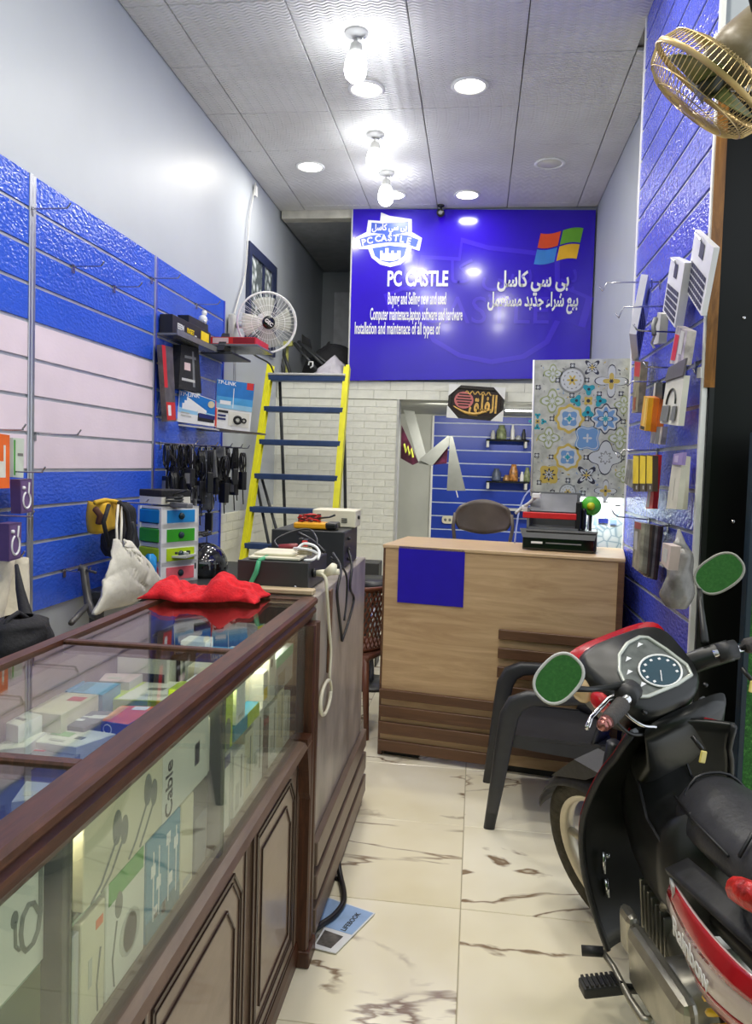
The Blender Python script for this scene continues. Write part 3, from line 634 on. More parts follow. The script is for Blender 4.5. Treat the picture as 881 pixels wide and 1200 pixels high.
def standing(label, x0, x1, y, z0, z1, body, art, words=()):
    t = thing('product_box', label, 'box', ((x0+x1)/2, y+.03, z0), 'boxes standing in the far bay of the counter')
    obj('carton', B().box(x0, x1, y, y+.06, z0, z1, bev=.0015), body, t)
    ms, b = [], B()
    for m_, a, c_, d, e in art:
        if m_ not in ms: ms.append(m_)
        b.m = ms.index(m_); b.box(x0+(x1-x0)*a, x0+(x1-x0)*d, y-.0008, y, z0+(z1-z0)*c_, z0+(z1-z0)*e)
    obj('printed_art', b, ms, t)
standing('white box with a black router picture in the far bay', -.87, -.74, 1.80, zu, .99, CARTON, ((PRINT_K,.5,.3,.95,.65),(GP2,.1,.5,.4,.6)))
standing('pale box printed with two tall lines, far bay', -.73, -.665, 1.86, zu, 1.02, CARTON, ((GP,.1,.1,.2,.9),(GP2,.3,.3,.9,.9)))
standing('blue and white box in the far bay', -.66, -.575, 1.84, zu, 1.0, SKY, ((PRINT_W,.0,.7,1,1),(TEAL,.1,.1,.5,.5)))
standing('white box beside the blue one, far bay', -.57, -.52, 1.86, zu, 1.02, CARTON, ((GP2,.3,.2,.6,.9),))
t = thing('added_showcase_lamp', 'thin light strip added under the front rail to brighten the glass counter', 'lamp', (-.515,1.2,ZT-.08))  # unseen strip added to brighten the goods in the case
obj('strip', B().box(-.53, -.505, .35, 2.12, ZT-.078, ZT-.07), WHITE, t)
ld_ = bpy.data.lights.new('showcase_fill_light', 'AREA'); ld_.shape = 'RECTANGLE'; ld_.size = .02; ld_.size_y = 1.7; ld_.energy = 4.0; ld_.color = (1,.97,.86)
lo = link('showcase_fill_light', ld_, t); lo.location = (0, .03, -.003); lo.rotation_euler = (0, math.radians(48), 0)
# ------------------------------------------------------------------ red cloth on the counter end
rnd = random.Random(3)
from mathutils import noise as NZ
def cloth(u, v):
    x = -.935+.335*u; y = 2.035+.20*v+.020*math.sin(u*8+1)*(1-v)+.03*u*(1-v)
    eu = min(1, min(u, 1-u)*13)**.6; ev = math.sin(PI*min(1, max(0, v)))**.45
    pk = .045*math.exp(-((u-.66)/.10)**2) + .026*math.exp(-((u-.20)/.10)**2) + .014*math.exp(-((u-.86)/.10)**2)
    r1 = abs(NZ.noise(V((u*6.5+2.2*v, v*2.6-1.4*u, 1.2)))); r2 = abs(NZ.noise(V((u*12-3*v, v*5, 4.0))))
    return (x+.006*math.sin(v*9), y-.006*math.sin(u*21), ZT+.003+eu*ev*max(.008, .030+pk-.050*r1*(.4+.6*v)-.006*r2))
rc = obj('red_cloth', B().sheet(cloth, 72, 36, .003), REDC, org=(-.76, 2.13, ZT)); tag(rc, 'crumpled red cloth lying on the far end of the glass counter', 'cloth')
# ------------------------------------------------------------------ grey service counter and the things on it
gx = -.462
c2 = thing('service_counter', 'grey laminate counter with stepped skirting, behind the glass one', 'counter', (-.62, 2.76, 0))
obj('carcass', B().box(-.765, gx, 2.262, 3.27, .02, 1.082, bev=.004), GRANITE, c2)
for k in range(3): obj('skirting_slat', B().box(gx, gx+.022-.004*k*0, 2.262, 3.30+.012*(2-k), .04+.105*k, .115+.105*k, bev=.003), mat('taupe_slat', (116,98,86), .4, var=.06), c2)
obj('plinth', B().box(-.75, gx+.012, 2.262, 3.29, 0, .045), mat('taupe_slat', (0,0,0)), c2)
obj('edge_strip', B().box(gx, gx+.008, 2.435, 2.475, .80, 1.07, bev=.002), WALNUT, c2)
obj('front_ledge', B().box(-.755, -.475, 2.252, 2.298, 1.0825, 1.098, bev=.003), mat('pale_wood_ledge', (196,176,142), .5, var=.08, stretch=(1,8,8)), c2)
t = thing('video_recorder', 'long black metal recorder box strapped with green tape', 'electronic box', (-.61, 2.45, 1.083))
zb = 1.083
obj('body', B().box(-.722, -.502, 2.305, 2.60, zb+.004, 1.172, bev=.003), DGREY, t)
obj('front_panel', B().box(-.724, -.500, 2.30, 2.306, zb+.002, 1.174, bev=.002), mat('recorder_face', (48,50,52), .45), t)
for x in (-.685, -.54): obj('screw', B().tube([(x,2.301,zb+.016),(x,2.297,zb+.016)], .004, 8), CHROME, t)
tape = mat('green_tape', (70,170,120), .35)
obj('tape', B().tube([(-.655,2.296,1.175),(-.662,2.293,1.14),(-.678,2.291,1.105),(-.69,2.285,zb+.002)], [.007,.008,.007,.01], 8).tube([(-.655,2.296,1.175),(-.648,2.35,1.178),(-.645,2.5,1.178)], .007, 6), tape, t)
obj('socket', B().tube([(-.50,2.36,1.135),(-.488,2.36,1.135)], .014, 12), BLACK, t)
t = thing('charging_board', 'cream boards and a white cable lying on the recorder', 'board', (-.61, 2.42, 1.1745))
obj('board', B().box(-.70, -.535, 2.33, 2.44, 1.1745, 1.183, M=Matrix.Translation((0,0,0)), bev=.002), CREAM, t)
obj('board', B().box(-.69, -.56, 2.36, 2.50, 1.184, 1.192, bev=.002), CREAM, t)
obj('cable', B().wire([(-.565,2.40,1.20),(-.56,2.36,1.21),(-.53,2.34,1.212),(-.505,2.36,1.206),(-.495,2.40,1.19),(-.50,2.36,1.178),(-.52,2.33,1.178)], .0045, 6).wire([(-.57,2.43,1.198),(-.55,2.45,1.216),(-.51,2.43,1.212),(-.488,2.40,1.196),(-.486,2.37,1.178)], .0045, 6), WHITE, t)
obj('coiled_wire', B().tube([(-.53+.022*math.cos(k*.7), 2.375+.022*math.sin(k*.7), 1.188+.0006*k) for k in range(40)], .002, 5), mat('dull_wire', (150,140,110), .5), t)
t = thing('soldering_tool', 'red and black hand tool lying behind the cream boards', 'tool', (-.60,2.55,1.175))
obj('handle', B().tube([(-.655,2.53,1.19),(-.60,2.55,1.192),(-.585,2.552,1.192)], [.012,.014,.010], 10), mat('dull_red_grip', (140,44,48), .45), t)
obj('guard', B().box(-.59, -.575, 2.535, 2.57, 1.175, 1.225, bev=.003).box(-.574, -.558, 2.535, 2.57, 1.18, 1.222, bev=.003), BLACK, t)
obj('grip', B().box(-.575, -.556, 2.53, 2.535, 1.182, 1.218, bev=.002), PRINT_R, t)
obj('cord', B().wire([(-.655,2.53,1.19),(-.68,2.58,1.21),(-.64,2.64,1.235),(-.58,2.66,1.245),(-.54,2.60,1.22),(-.53,2.56,1.20)], .004, 6).wire([(-.61,2.62,1.235),(-.56,2.60,1.215),(-.52,2.56,1.195),(-.50,2.55,1.18)], .006, 6), BLACK, t)
t = thing('power_backup', 'large black boxy unit under the yellow multimeter', 'electronic box', (-.64,3.0,zb))
obj('body', B().box(-.765, -.488, 2.86, 3.18, zb, 1.222, bev=.004), mat('black_metal', (40,42,44), .45, .2, var=.05), t)
obj('front', B().box(-.767, -.486, 2.852, 2.86, zb, 1.224, bev=.003), mat('dull_black_face', (34,36,40), .5), t)
for z in (1.11,1.15,1.19): obj('bolt', B().tube([(-.487,2.95,z),(-.478,2.95,z)], .006, 8), BLACK, t)
t = thing('power_supply', 'beige metal box with small vents behind the multimeter', 'electronic box', (-.56,3.12,1.223))
obj('body', B().box(-.655, -.478, 3.06, 3.20, 1.2235, 1.292, bev=.003), CREAM, t)
obj('vent', B().box(-.535, -.512, 3.057, 3.061, 1.243, 1.246).box(-.535, -.512, 3.057, 3.061, 1.25, 1.253).box(-.535, -.512, 3.057, 3.061, 1.257, 1.26), BLACK, t)
obj('side_plug', B().tube([(-.479,3.12,1.262),(-.47,3.12,1.262)], .008, 10), BLACK, t)
t = thing('multimeter', 'yellow multimeter wrapped in red and black test leads', 'meter', (-.62,2.95,1.225))
obj('body', B().box(-.695, -.555, 2.90, 2.985, 1.2255, 1.249, bev=.006), mat('orange_yellow_case', (236,168,30), .4), t)
obj('bumper', B().box(-.572, -.525, 2.898, 2.987, 1.2255, 1.252, bev=.008), BLACK, t)
for m_, s in ((PRINT_R, 0), (mat('dark_lead', (60,14,20), .5), 2.1)):
    obj('test_lead', B().tube([(-.645+.042*math.cos(k*.55+s)*(1+.15*math.sin(k*1.7)), 2.945+.03*math.sin(k*.55+s), 1.255+.009*math.sin(k*.9+s)+.0004*k) for k in range(46)], .003, 5), m_, t)
obj('probe', B().tube([(-.60,2.93,1.266),(-.565,2.96,1.27),(-.545,2.97,1.278)], .004, 6), BLACK, t)
t = thing('cream_power_cable', 'cream power cable with plugs coiled down the grey counter side', 'cable', (gx+.01,2.36,1.1))
obj('plug', B().tube([(-.487,2.36,1.135),(-.455,2.36,1.137)], [.010,.013], 10).tube([(-.455,2.355,1.137),(-.435,2.35,1.15),(-.432,2.36,1.165)], [.012,.017,.010], 10).tube([(-.44,2.36,1.14),(-.415,2.36,1.143)], .009, 8), CREAM, t)
yk = [(-.48,2.36,1.137),(-.455,2.34,1.125),(gx+.012,2.345,1.08),(gx+.010,2.40,.98),(gx+.010,2.45,.87),(gx+.010,2.44,.80)]
obj('cord', B().wire(yk+[(gx+.010,2.39+.10*math.cos(k*.5)*(1-.01*k), .735+.05*math.sin(k*.5)+.0*k) for k in range(2, 26)], .0055, 6), CREAM, t)
t = thing('black_power_cord', 'two thin black cords looped down the far side of the grey counter', 'cable', (gx+.01,2.7,1.1))
obj('cord', B().wire([(-.50,2.70,1.16),(gx+.006,2.62,1.12),(gx+.008,2.55,1.05),(gx+.008,2.60,.96),(gx+.008,2.66,.88),(gx+.010,2.665,.855)], .005, 6), BLACK, t)
obj('cord', B().wire([(-.488,2.95,1.15),(gx+.006,2.86,1.10),(gx+.008,2.82,1.02),(gx+.008,2.92,.96),(gx+.010,2.80,.90),(gx+.010,2.665,.855)], .005, 6), BLACK, t)
obj('cord', B().wire([(-.50,2.66,1.15),(gx+.006,2.72,1.09),(gx+.010,2.74,1.0),(gx+.010,2.70,.92)], .004, 6), BLACK, t)
t = thing('fallen_cable', 'thick black cable bent over the leaflet on the floor', 'cable', (-.44,2.5,0))
obj('cord', B().wire([(-.46,2.72,.06),(-.43,2.64,.018),(-.405,2.56,.016),(-.392,2.48,.016),(-.41,2.40,.016),(-.445,2.34,.016),(-.462,2.31,.014)], .010, 8), BLACK, t)
bk = thing('leaflet', 'blue and white computer leaflet lying open on the floor', 'leaflet', (-.40,2.4,0))
q_ = [at(x, y, Z=.004) for x, y in ((352,1108),(394,1118),(440,1071),(372,1048))]
obj('page', B().slab(q_, .003), mat('leaflet_white', (226,228,230), .3, var=.03), bk)
L = lambda a, c: q_[0]*(1-a)*(1-c)+q_[1]*a*(1-c)+q_[2]*a*c+q_[3]*(1-a)*c+V((0,0,.0034))
obj('blue_print', B().slab([L(.0,.42), L(.97,.42), L(.98,.98), L(0,.98)], .0005), mat('leaflet_blue', (150,180,220), .3), bk)
obj('photo_print', B().slab([L(.4,.08), L(.8,.06), L(.85,.34), L(.42,.36)], .0005), mat('leaflet_photo', (96,92,88), .3, var=.3, scale=40), bk)
obj('photo_print', B().slab([L(.1,.06), L(.36,.06), L(.38,.38), L(.1,.38)], .0005), mat('leaflet_photo2', (150,148,140), .3, var=.3, scale=50), bk)
text('printed_words', 'LIFEBOOK', .024, frame(L(.78,.66)+V((0,0,.001)), L(.9,.9)-L(.9,.3), -(L(.9,.5)-L(.2,.5))), PRINT_K, bk, .02, 1, 'CENTER', .0002)
# bottle cap / dark bits on the floor
b_ = obj('bottle_cap', B().lathe([(.001,.008),(.009,.008),(.011,.006),(.011,0)], None, 12), BLACK); b_.location = at(396,1031,Z=0); tag(b_, 'small black cap lying on the floor above the leaflet', 'cap')
# ------------------------------------------------------------------ reception desk
DA = math.atan2(3.68-3.86, .68+.445)
DM = Matrix.Translation((-.445, 3.86, 0)) @ Matrix.Rotation(DA, 4, 'Z'); DW, DH = 1.14, 1.08
dk = thing('reception_desk', 'light oak reception desk with darker slats and a blue plaque', 'desk', M=DM)
obj('front_panel', B().box(0, DW-.012, 0, .025, .035, DH-.018, bev=.002), OAK, dk, True)
obj('side_panel', B().box(-.012, .012, .002, .5, .0, DH-.018, bev=.002), WALNUT, dk, True)
obj('side_panel', B().box(DW-.018, DW+.012, -.012, .5, .0, DH-.018, bev=.002), WALNUT, dk, True)
obj('desk_top', B().box(-.014, DW+.014, -.006, .5, DH-.018, DH, bev=.003), mat('oak_top', (206,176,136), .35, var=.06, stretch=(1,10,10)), dk, True)
obj('work_surface', B().box(.012, DW-.02, .03, .75, DH-.34, DH-.32), OAK, dk, True)
for z0, z1 in ((.298,.345),(.205,.262),(.118,.178),(.03,.085)): obj('slat', B().box(-.004, .60, -.022, 0, z0, z1, bev=.002), WALNUT, dk, True)
for z0, z1 in ((.655,.702),(.562,.612),(.468,.520),(.375,.427),(.282,.334),(.19,.24),(.097,.147)): obj('slat', B().box(.585, DW+.01, -.022, 0, z0, z1, bev=.002), WALNUT, dk, True)
obj('plinth', B().box(.02, .20, .02, .06, 0, .04), BLACK, dk, True); obj('plinth', B().box(.6, DW-.02, .02, .06, 0, .04), BLACK, dk, True)
pq = obj('plaque', B().box(.07, .405, -.006, 0, .792, DH-.003, bev=.001), mat('plaque_blue', (36,20,176), .35, var=.03), dk, True)
obj('plaque_edge', B().box(.066, .409, -.004, .012, DH-.003, DH+.004), LGREY, pq)
# ------------------------------------------------------------------ things behind the desk
pt = thing('patterned_board', 'hanging board printed with grey, teal and yellow tile patterns', 'board', (.53,4.2,1.345))
zy = 4.19
pq4 = [at(x, y, Y=zy) for x, y in ((623,581),(736,584),(741,420),(626,422))]
obj('board', B().slab([(p.x, zy, p.z) for p in pq4], -.012), mat('pale_grey_board', (186,188,176), .4, var=.12, scale=26), pt)
def PB(u, v): 
    p = pq4[3]*(1-u)*(1-v)+pq4[2]*u*(1-v)+pq4[1]*u*v+pq4[0]*(1-u)*v; return p.x, p.z
MP = Matrix.Translation((0, zy-.0002, 0)) @ Matrix.Rotation(PI/2, 4, 'X')
PM = [mat('tile_dark', (54,54,66), .4, var=0), mat('tile_teal', (40,152,164), .4, var=0), mat('tile_mustard', (196,172,84), .4, var=0), mat('tile_pale', (196,200,196), .4, var=0), mat('tile_blue', (110,150,190), .4, var=0), mat('tile_sage', (150,160,110), .4, var=0), mat('tile_grey', (136,138,132), .4, var=0)]
pb = B(); lay = [0]
def star(cx_, cy_, R, lobes, depth, ph=0, n=48): return [(cx_+R*(1-depth+depth*math.cos(lobes*(2*PI*k/n)+ph))*math.cos(2*PI*k/n), cy_+R*(1-depth+depth*math.cos(lobes*(2*PI*k/n)+ph))*math.sin(2*PI*k/n)) for k in range(n)]
def put(m_, poly): lay[0] += 1; pb.m = m_; pb.prism(poly, .0003, MP, .00002*(lay[0] % 14)+.0002)
def motif(u, v, R, kind):
    x, z = PB(u, v); lay[0] = 0
    def S(m_, r, l, d, ph=0, n=48): put(m_, star(x, z, R*r, l, d, ph, n))
    if kind == 0:  S(0,1,4,.36); S(3,.93,4,.36); S(2,.5,4,.3); S(0,.14,6,.2)
    elif kind == 1:
        for a in range(4):
            dx, dz = math.cos(a*PI/2)*R*.62, math.sin(a*PI/2)*R*.62; put(1, star(x+dx, z+dz, R*.34, 3, .25, a*PI/2*3)); put(0, star(x+dx, z+dz, R*.08, 1, 0, 0, 10))
        S(2,.28,4,.2,PI); S(0,.1,1,0)
    elif kind == 2: S(0,1,8,.12); S(3,.9,8,.12); S(4,.78,8,.2); S(0,.5,4,.3); S(3,.42,4,.3); S(1,.26,8,.3)
    elif kind == 3: S(2,1,8,.08); S(3,.78,8,.06); S(4,.6,4,.15,PI); S(3,.36,4,.3); S(1,.2,4,.2)
    elif kind == 4: S(4,1,4,.16,PI); S(3,.9,4,.16,PI); S(4,.84,4,.16,PI); S(3,.3,4,.4)
    elif kind == 5: S(0,1,4,.2); S(3,.93,4,.2); S(6,.4,8,.2); S(3,.3,8,.2)
    elif kind == 6: S(6,1,1,0); S(3,.84,1,0); S(6,.7,12,.1); S(3,.6,1,0); S(2,.42,6,.3); S(0,.1,1,0,0,10)
    elif kind == 7: S(2,1,4,.14,PI); S(0,.62,8,.3); S(3,.4,8,.3); S(0,.18,6,.3)
    elif kind == 8: S(0,1,4,.45,PI); S(3,.7,4,.4,PI); S(0,.5,8,.4); S(2,.3,4,.4)
    elif kind == 9: S(5,1,4,.2); S(3,.84,4,.2); S(5,.6,8,.3); S(3,.3,8,.3)
    else: S(0,1,4,.22,PI,24); S(3,.55,4,.2,PI,24)
for u, v, R, k in [(.40,.15,.070,6),(.80,.16,.088,0),(.57,.30,.098,1),(.20,.30,.066,9),(.75,.43,.082,2),(.38,.43,.080,3),(.57,.57,.080,4),(.90,.57,.06,9),(.37,.71,.074,3),(.76,.71,.092,5),(.18,.84,.058,7),(.57,.84,.062,8),(.38,.965,.045,6),(.77,.95,.06,0),(.17,.57,.06,9),(.60,.06,.05,8),(.05,.45,.05,1),(.93,.33,.05,9),(.95,.83,.045,9),(.20,.10,.05,9)]: motif(u, v, R, k)
for u, v in ((.40,.045),(.25,.15),(.55,.15),(.40,.26),(.22,.97),(.54,.97),(.38,.88),(.20,.43),(.56,.43),(.20,.71),(.56,.71),(.93,.45),(.93,.71),(.05,.70),(.08,.9),(.05,.2),(.68,.25),(.90,.25)): motif(u, v, .017, 10)
for i in range(260):
    u, v = random.random()*.96+.02, random.random()*.96+.02; x, z = PB(u, v); lay[0] = -1; a = random.random()*PI; r1, r2 = .003+.006*random.random(), .0015+.002*random.random()
    put(random.choice((0,0,6,6,2,4)), [(x+r1*math.cos(t_)*math.cos(a)-r2*math.sin(t_)*math.sin(a), z+r1*math.cos(t_)*math.sin(a)+r2*math.sin(t_)*math.cos(a)) for t_ in [k*PI/3 for k in range(6)]])
obj('printed_pattern', pb, PM, pt)['kind'] = 'stuff'
obj('edge_strip', B().tube([(pq4[3].x, zy-.004, pq4[3].z),(pq4[0].x, zy-.004, pq4[0].z)], .005, 6), WHITE, pt)
# pale panel stands in for brightly lit papers; strip lamp added behind the board
q = NT('washed_pattern'); vz = q.n('ShaderNodeTexVoronoi', i_Scale=20.0, feature='DISTANCE_TO_EDGE'); q.l(q.coord(), vz.inputs['Vector'])
q.l(q.ramp(vz.outputs['Distance'], [(.02, srgb(150,176,190)), (.06, srgb(206,218,220)), (.2, srgb(226,232,232))]), q.b.inputs['Base Color'])
sp = obj('stand_in_panel', B().box(.42, .80, 4.30, 4.312, 1.0, 1.40), q.m); tag(sp, 'pale patterned panel standing in for bright papers under the hanging board', 'panel')
for x0, z0, w_, h_, m_ in ((.60,1.30,.04,.055,PRINT_R),(.665,1.305,.055,.06,WHITE),(.735,1.29,.045,.06,WHITE),(.66,1.20,.05,.025,NAVY),(.72,1.19,.035,.03,mat('pale_blue_note',(150,180,220),.4)),(.60,1.14,.03,.06,WHITE)):
    n_ = obj('note', B().box(x0, x0+w_, 4.296, 4.2985, z0, z0+h_), m_ if m_ is not PRINT_R else WHITE, sp)
    obj('mark', B().box(x0+w_*.2, x0+w_*.8, 4.2945, 4.296, z0+h_*.08, z0+h_*.2), BLACK if m_ is WHITE else NAVY, n_)
sl = thing('added_strip_lamp', 'slim white light strip added out of sight behind the patterned board', 'lamp', (.6,4.23,1.36))  # unseen lamp added to brighten the panel below the board
obj('housing', B().box(.44, .76, 4.215, 4.245, 1.362, 1.375), WHITE, sl)
obj('tube', B().tube([(.45,4.23,1.357),(.75,4.23,1.357)], .005, 8), emitter('strip_glow', (.95,1,1), LED), sl)
# computer case lying on the desk, with an open chassis on it
TM = DM @ Matrix.Translation((.68, .12, DH))
t = thing('computer_case', 'black desktop computer lying flat on the reception desk', 'computer', M=TM)
obj('body', B().box(0, .34, .012, .34, .006, .10, bev=.004), BLACK, t, True)
obj('front_panel', B().box(-.012, .33, 0, .012, .004, .064, bev=.003), BLACKG, t, True)
obj('front_lip', B().hexa([V(p) for p in ((-.012,0,.064),(.33,0,.064),(.345,.02,.105),(-.03,.02,.105),(-.012,.02,.060),(.33,.02,.060),(.345,.05,.105),(-.03,.05,.105))]), DGREY, t, True)
obj('drive_slot', B().box(.10, .27, -.002, .001, .038, .044), GREY, t, True); obj('maker_mark', B().box(.03, .085, -.002, .001, .036, .046), PRINT_W, t, True)
t = thing('open_chassis', 'open metal chassis with a red bar standing on the black computer', 'computer part', M=TM @ Matrix.Translation((0,.05,.105)))
obj('frame', B().box(.0, .25, .0, .2, 0, .008).box(.0, .25, .19, .2, 0, .18).box(.0, .012, 0, .2, .0, .10), GREY, t, True)
obj('cover_plate', B().slab([(.01,.03,.085),(.235,.03,.085),(.235,.12,.17),(.01,.12,.17)], .004), mat('grey_sheet', (112,114,118), .45, .3), t, True)
obj('red_bar', B().box(-.02, .24, -.005, .02, .052, .082, bev=.003), mat('red_enamel', (214,40,44), .35), t, True)
obj('side_plate', B().box(.235, .262, .01, .2, .0, .14, bev=.004).box(.262, .285, .03, .2, .0, .11, bev=.01), BLACK, t, True)
obj('wires', B().wire([(-.06,.03,.07),(-.03,.05,.10),(.0,.04,.12),(.03,.05,.15),(.05,.06,.165)], .008, 6).wire([(-.05,.06,.08),(-.02,.07,.11),(.01,.06,.13),(.06,.06,.175)], .006, 6), LGREY, t, True)
obj('connector', B().box(.02, .06, .03, .045, .15, .175, bev=.003).box(-.03, .0, .04, .055, .09, .11, bev=.003), WHITE, t, True)
t = thing('screwdriver_case', 'small bright green round case behind the open chassis', 'case', M=DM @ Matrix.Translation((.99,.30,DH+.2)))
t.location = DM @ V((.985,.28,DH)); 
obj('body', B().ball((0,0,.225), .05, None, 10, (1,.6,1)), mat('bright_green', (90,190,60), .4), t, True)
obj('button', B().ball((.0,-.03,.225), .02, None, 8), mat('lemon', (220,220,40), .4), t, True)
obj('stand', B().lathe([(.03,0),(.03,.01),(.008,.02),(.008,.18)], None, 12), BLACK, t, True)
t = thing('white_cable', 'blue-white cable arching up beside the open chassis', 'cable', M=DM)
obj('cord', B().wire([(.60,.40,DH+.005),(.605,.42,DH+.10),(.615,.45,DH+.19),(.64,.47,DH+.26),(.68,.48,DH+.305)], .0045, 6), mat('bluish_cable', (160,170,220), .4), t, True)
obj('white_cord', B().wire([(.965,.40,DH+.008),(.97,.41,DH+.1),(.97,.41,DH+.2),(.95,.42,DH+.26)], .004, 6), WHITE, t, True)
# office chair back behind the desk
t = thing('office_chair', 'grey-brown curved chair back showing above the desk', 'chair', (.03,4.75,0))
GB = mat('grey_brown_plastic', (96,86,80), .45)
def seatback(u, v):
    a = -1.0+2*u; w_ = .20*(1-.35*v*v) if v > .5 else .20
    x = .045+.165*a*(1.0-.18*abs(2*v-1)**2); z = 1.07+.16*v+.055*(1-a*a)*(v)-.03*v*(1-abs(a))*.0-.05*(1-v)*(a*a)*-.9
    return (x, 4.75+.06*(1-a*a), z)
obj('backrest', B().sheet(seatback, 20, 8, .018), GB, t)
obj('frame', B().tube([(-.125,4.76,1.20),(-.135,4.75,1.12),(-.12,4.74,1.0),(-.12,4.72,.5)], .011, 8).tube([(.215,4.76,1.20),(.225,4.75,1.12),(.205,4.74,1.0),(.2,4.72,.5)], .011, 8), GB, t)
obj('seat', B().box(-.17, .25, 4.32, 4.74, .45, .49, bev=.015), GB, t)
for x, y in ((-.14,4.36),(.22,4.36),(-.12,4.72),(.2,4.72)): obj('leg', B().tube([(x,y,.46),(x,y,0)], .013, 8), GB, t)
# alcove: framed calligraphy, bent sheet, shelves with small goods, wall socket
fr = thing('framed_calligraphy', 'dark framed gold calligraphy with white corner guards', 'picture', (-.04,6.97,2.04))
fq = [at(x, y, Y=6.95) for x, y in ((524,489),(589,494),(593,455),(531,451))]
O, ux, uz = fq[0], (fq[1]-fq[0]), (fq[3]-fq[0]); FW, FH = ux.length, uz.length
FM = frame(O, ux, uz)
obj('backing_board', B().box(0, FW, 0, FH, -.03, .0, FM), mat('dark_print', (46,24,20), .3, var=.2, scale=20), fr)
fb = B(); 
for a, b_, c_, d in ((0,FW,0,.03),(0,FW,FH-.03,FH),(0,.03,.03,FH-.03),(FW-.03,FW,.03,FH-.03)): fb.box(a, b_, c_, d, 0, .022, FM, bev=.004)
obj('frame', fb, mat('black_gold_frame', (40,32,28), .3, var=.3, scale=40), fr)
for sx, sy in ((0,0),(1,0),(1,1),(0,1)):
    cx_, cy_ = sx*FW, sy*FH; k = .105; dx, dy = (k if not sx else -k), (k if not sy else -k)
    p = [(cx_-dx*.03, cy_-dy*.03), (cx_+dx, cy_-dy*.03), (cx_-dx*.03, cy_+dy)]
    obj('corner_guard', B().prism(p if dx*dy > 0 else p[::-1], .008, FM, .022), WHITE, fr)
GOLD = mat('gold_print', (232,186,96), .35, var=.15, scale=30)
text('calligraphy', arabic('الفلق'), .21, FM @ Matrix.Translation((FW*.63,FH*.46,.002)), GOLD, fr, .03, w=FW*.50)
obj('gold_flourish', B().tube([FM @ V((FW*(.10+.70*k/14), FH*(.36-.20*math.sin(PI*k/14)), .004)) for k in range(15)], [.004+.010*math.sin(PI*k/14) for k in range(15)], 6).tube([FM @ V((FW*(.30+.02*k), FH*(.80+.05*math.sin(k*1.3)), .004)) for k in range(24)], .006, 5), GOLD, fr)
md = obj('medallion', B().prism([(FW*.28+.085*math.cos(k*PI/12), FH*.56+.075*math.sin(k*PI/12)) for k in range(24)], .003, FM), mat('rose_print', (214,120,120), .4), fr)
mb = B()
for k in range(5): mb.box(FW*.28-.07+abs(k-2)*.012, FW*.28+.07-abs(k-2)*.012, FH*.56-.052+.024*k, FH*.56-.040+.024*k, .003, .004, FM)
obj('script_lines', mb, mat('dark_print', (0,0,0)), md)
bs = thing('curtain_sheet', 'grey plastic sheet bent into a zigzag across the alcove', 'sheet', (-.45,7.6,1.5))
SH = mat('grey_sheet_plastic', (132,134,128), .5, var=.04)
ys = 7.6
a0, a1, a2_, a3, a4, a5, a6 = [at(x, y, Y=ys) for x, y in ((472,500),(491,542),(497,544),(527,512),(530,513),(546,575),(524,575))]
obj('draped_fold', B().slab([at(473,480,Y=ys+.2), at(486,482,Y=ys+.2), at(503,545,Y=ys), at(491,543,Y=ys)], .004), SH, bs)
obj('draped_fold', B().slab([at(491,539,Y=ys-.01), at(507,546,Y=ys-.01), at(531,517,Y=ys), at(526,510,Y=ys)], .004), SH, bs)
obj('hanging_flap', B().slab([a6, a5, at(531,511,Y=ys-.02), at(528,511,Y=ys-.02)], .004), SH, bs)
obj('printed_side', B().slab([at(471,498,Y=ys+.03), at(491,542,Y=ys+.03), at(484,545,Y=ys+.03), at(470,537,Y=ys+.03)], .003).slab([at(507,545,Y=ys+.03), at(524,543,Y=ys+.03), at(526,517,Y=ys+.03), at(509,541,Y=ys+.03)], .003), mat('maroon_print', (84,26,54), .4, var=.3, scale=20), bs)
obj('lime_graffiti', B().tube([at(474+2.1*k, 520+9*(k % 2)+1.4*k, Y=ys-.0) for k in range(6)], .012, 5), mat('lime_paint', (196,206,70), .5), bs)
obj('tie', B().tube([at(535,575,Y=ys), at(537,583,Y=ys)], .006, 5), LGREY, bs)
def wall_shelf(label, x0, x1, y, goods):
    p0, p1 = at(x0, y, Y=8.88), at(x1, y, Y=8.88); z = p0.z
    t = thing('wall_shelf', label, 'shelf', ((p0.x+p1.x)/2, 8.86, z), 'small shelves on the alcove slatwall')
    obj('board', B().box(p0.x, p1.x, 8.72, 8.895, z-.02, z, bev=.002), BLACKG, t)
    for x in (p0.x+.02, p1.x-.04): obj('bracket', B().box(x-.015, x+.015, 8.70, 8.895, z-.09, z-.02, bev=.004), LGREY, t)
    for nm, lab, cat, px, w_, h_, m_ in goods:
        c_ = at(px, y, Y=8.79)
        g = obj(nm, B().lathe([(.001,0),(w_*.5,0),(w_*.52,h_*.1),(w_*.48,h_*.6),(w_*.3,h_*.85),(w_*.3,h_),(.001,h_)], None, 14), m_); g.location = (c_.x, 8.80, z+.001); tag(g, lab, cat)
    return t
wall_shelf('upper black shelf holding small bottles in the alcove', 570, 620, 515, [('spray_bottle','small pale spray bottle at the left of the upper shelf','bottle',578,.05,.10,LGREY),('decorated_globe','round green patterned ornament on the upper shelf','ornament',588,.11,.16,mat('olive_glaze',(130,140,100),.4,var=.3,scale=30)),('white_tube','tall white tube on the upper shelf','bottle',601,.045,.17,WHITE),('glass_jar','short grey jar on the upper shelf','jar',608,.07,.05,SILVER),('dark_bottle','dark thin bottle at the right of the upper shelf','bottle',614,.045,.12,DGREY)])
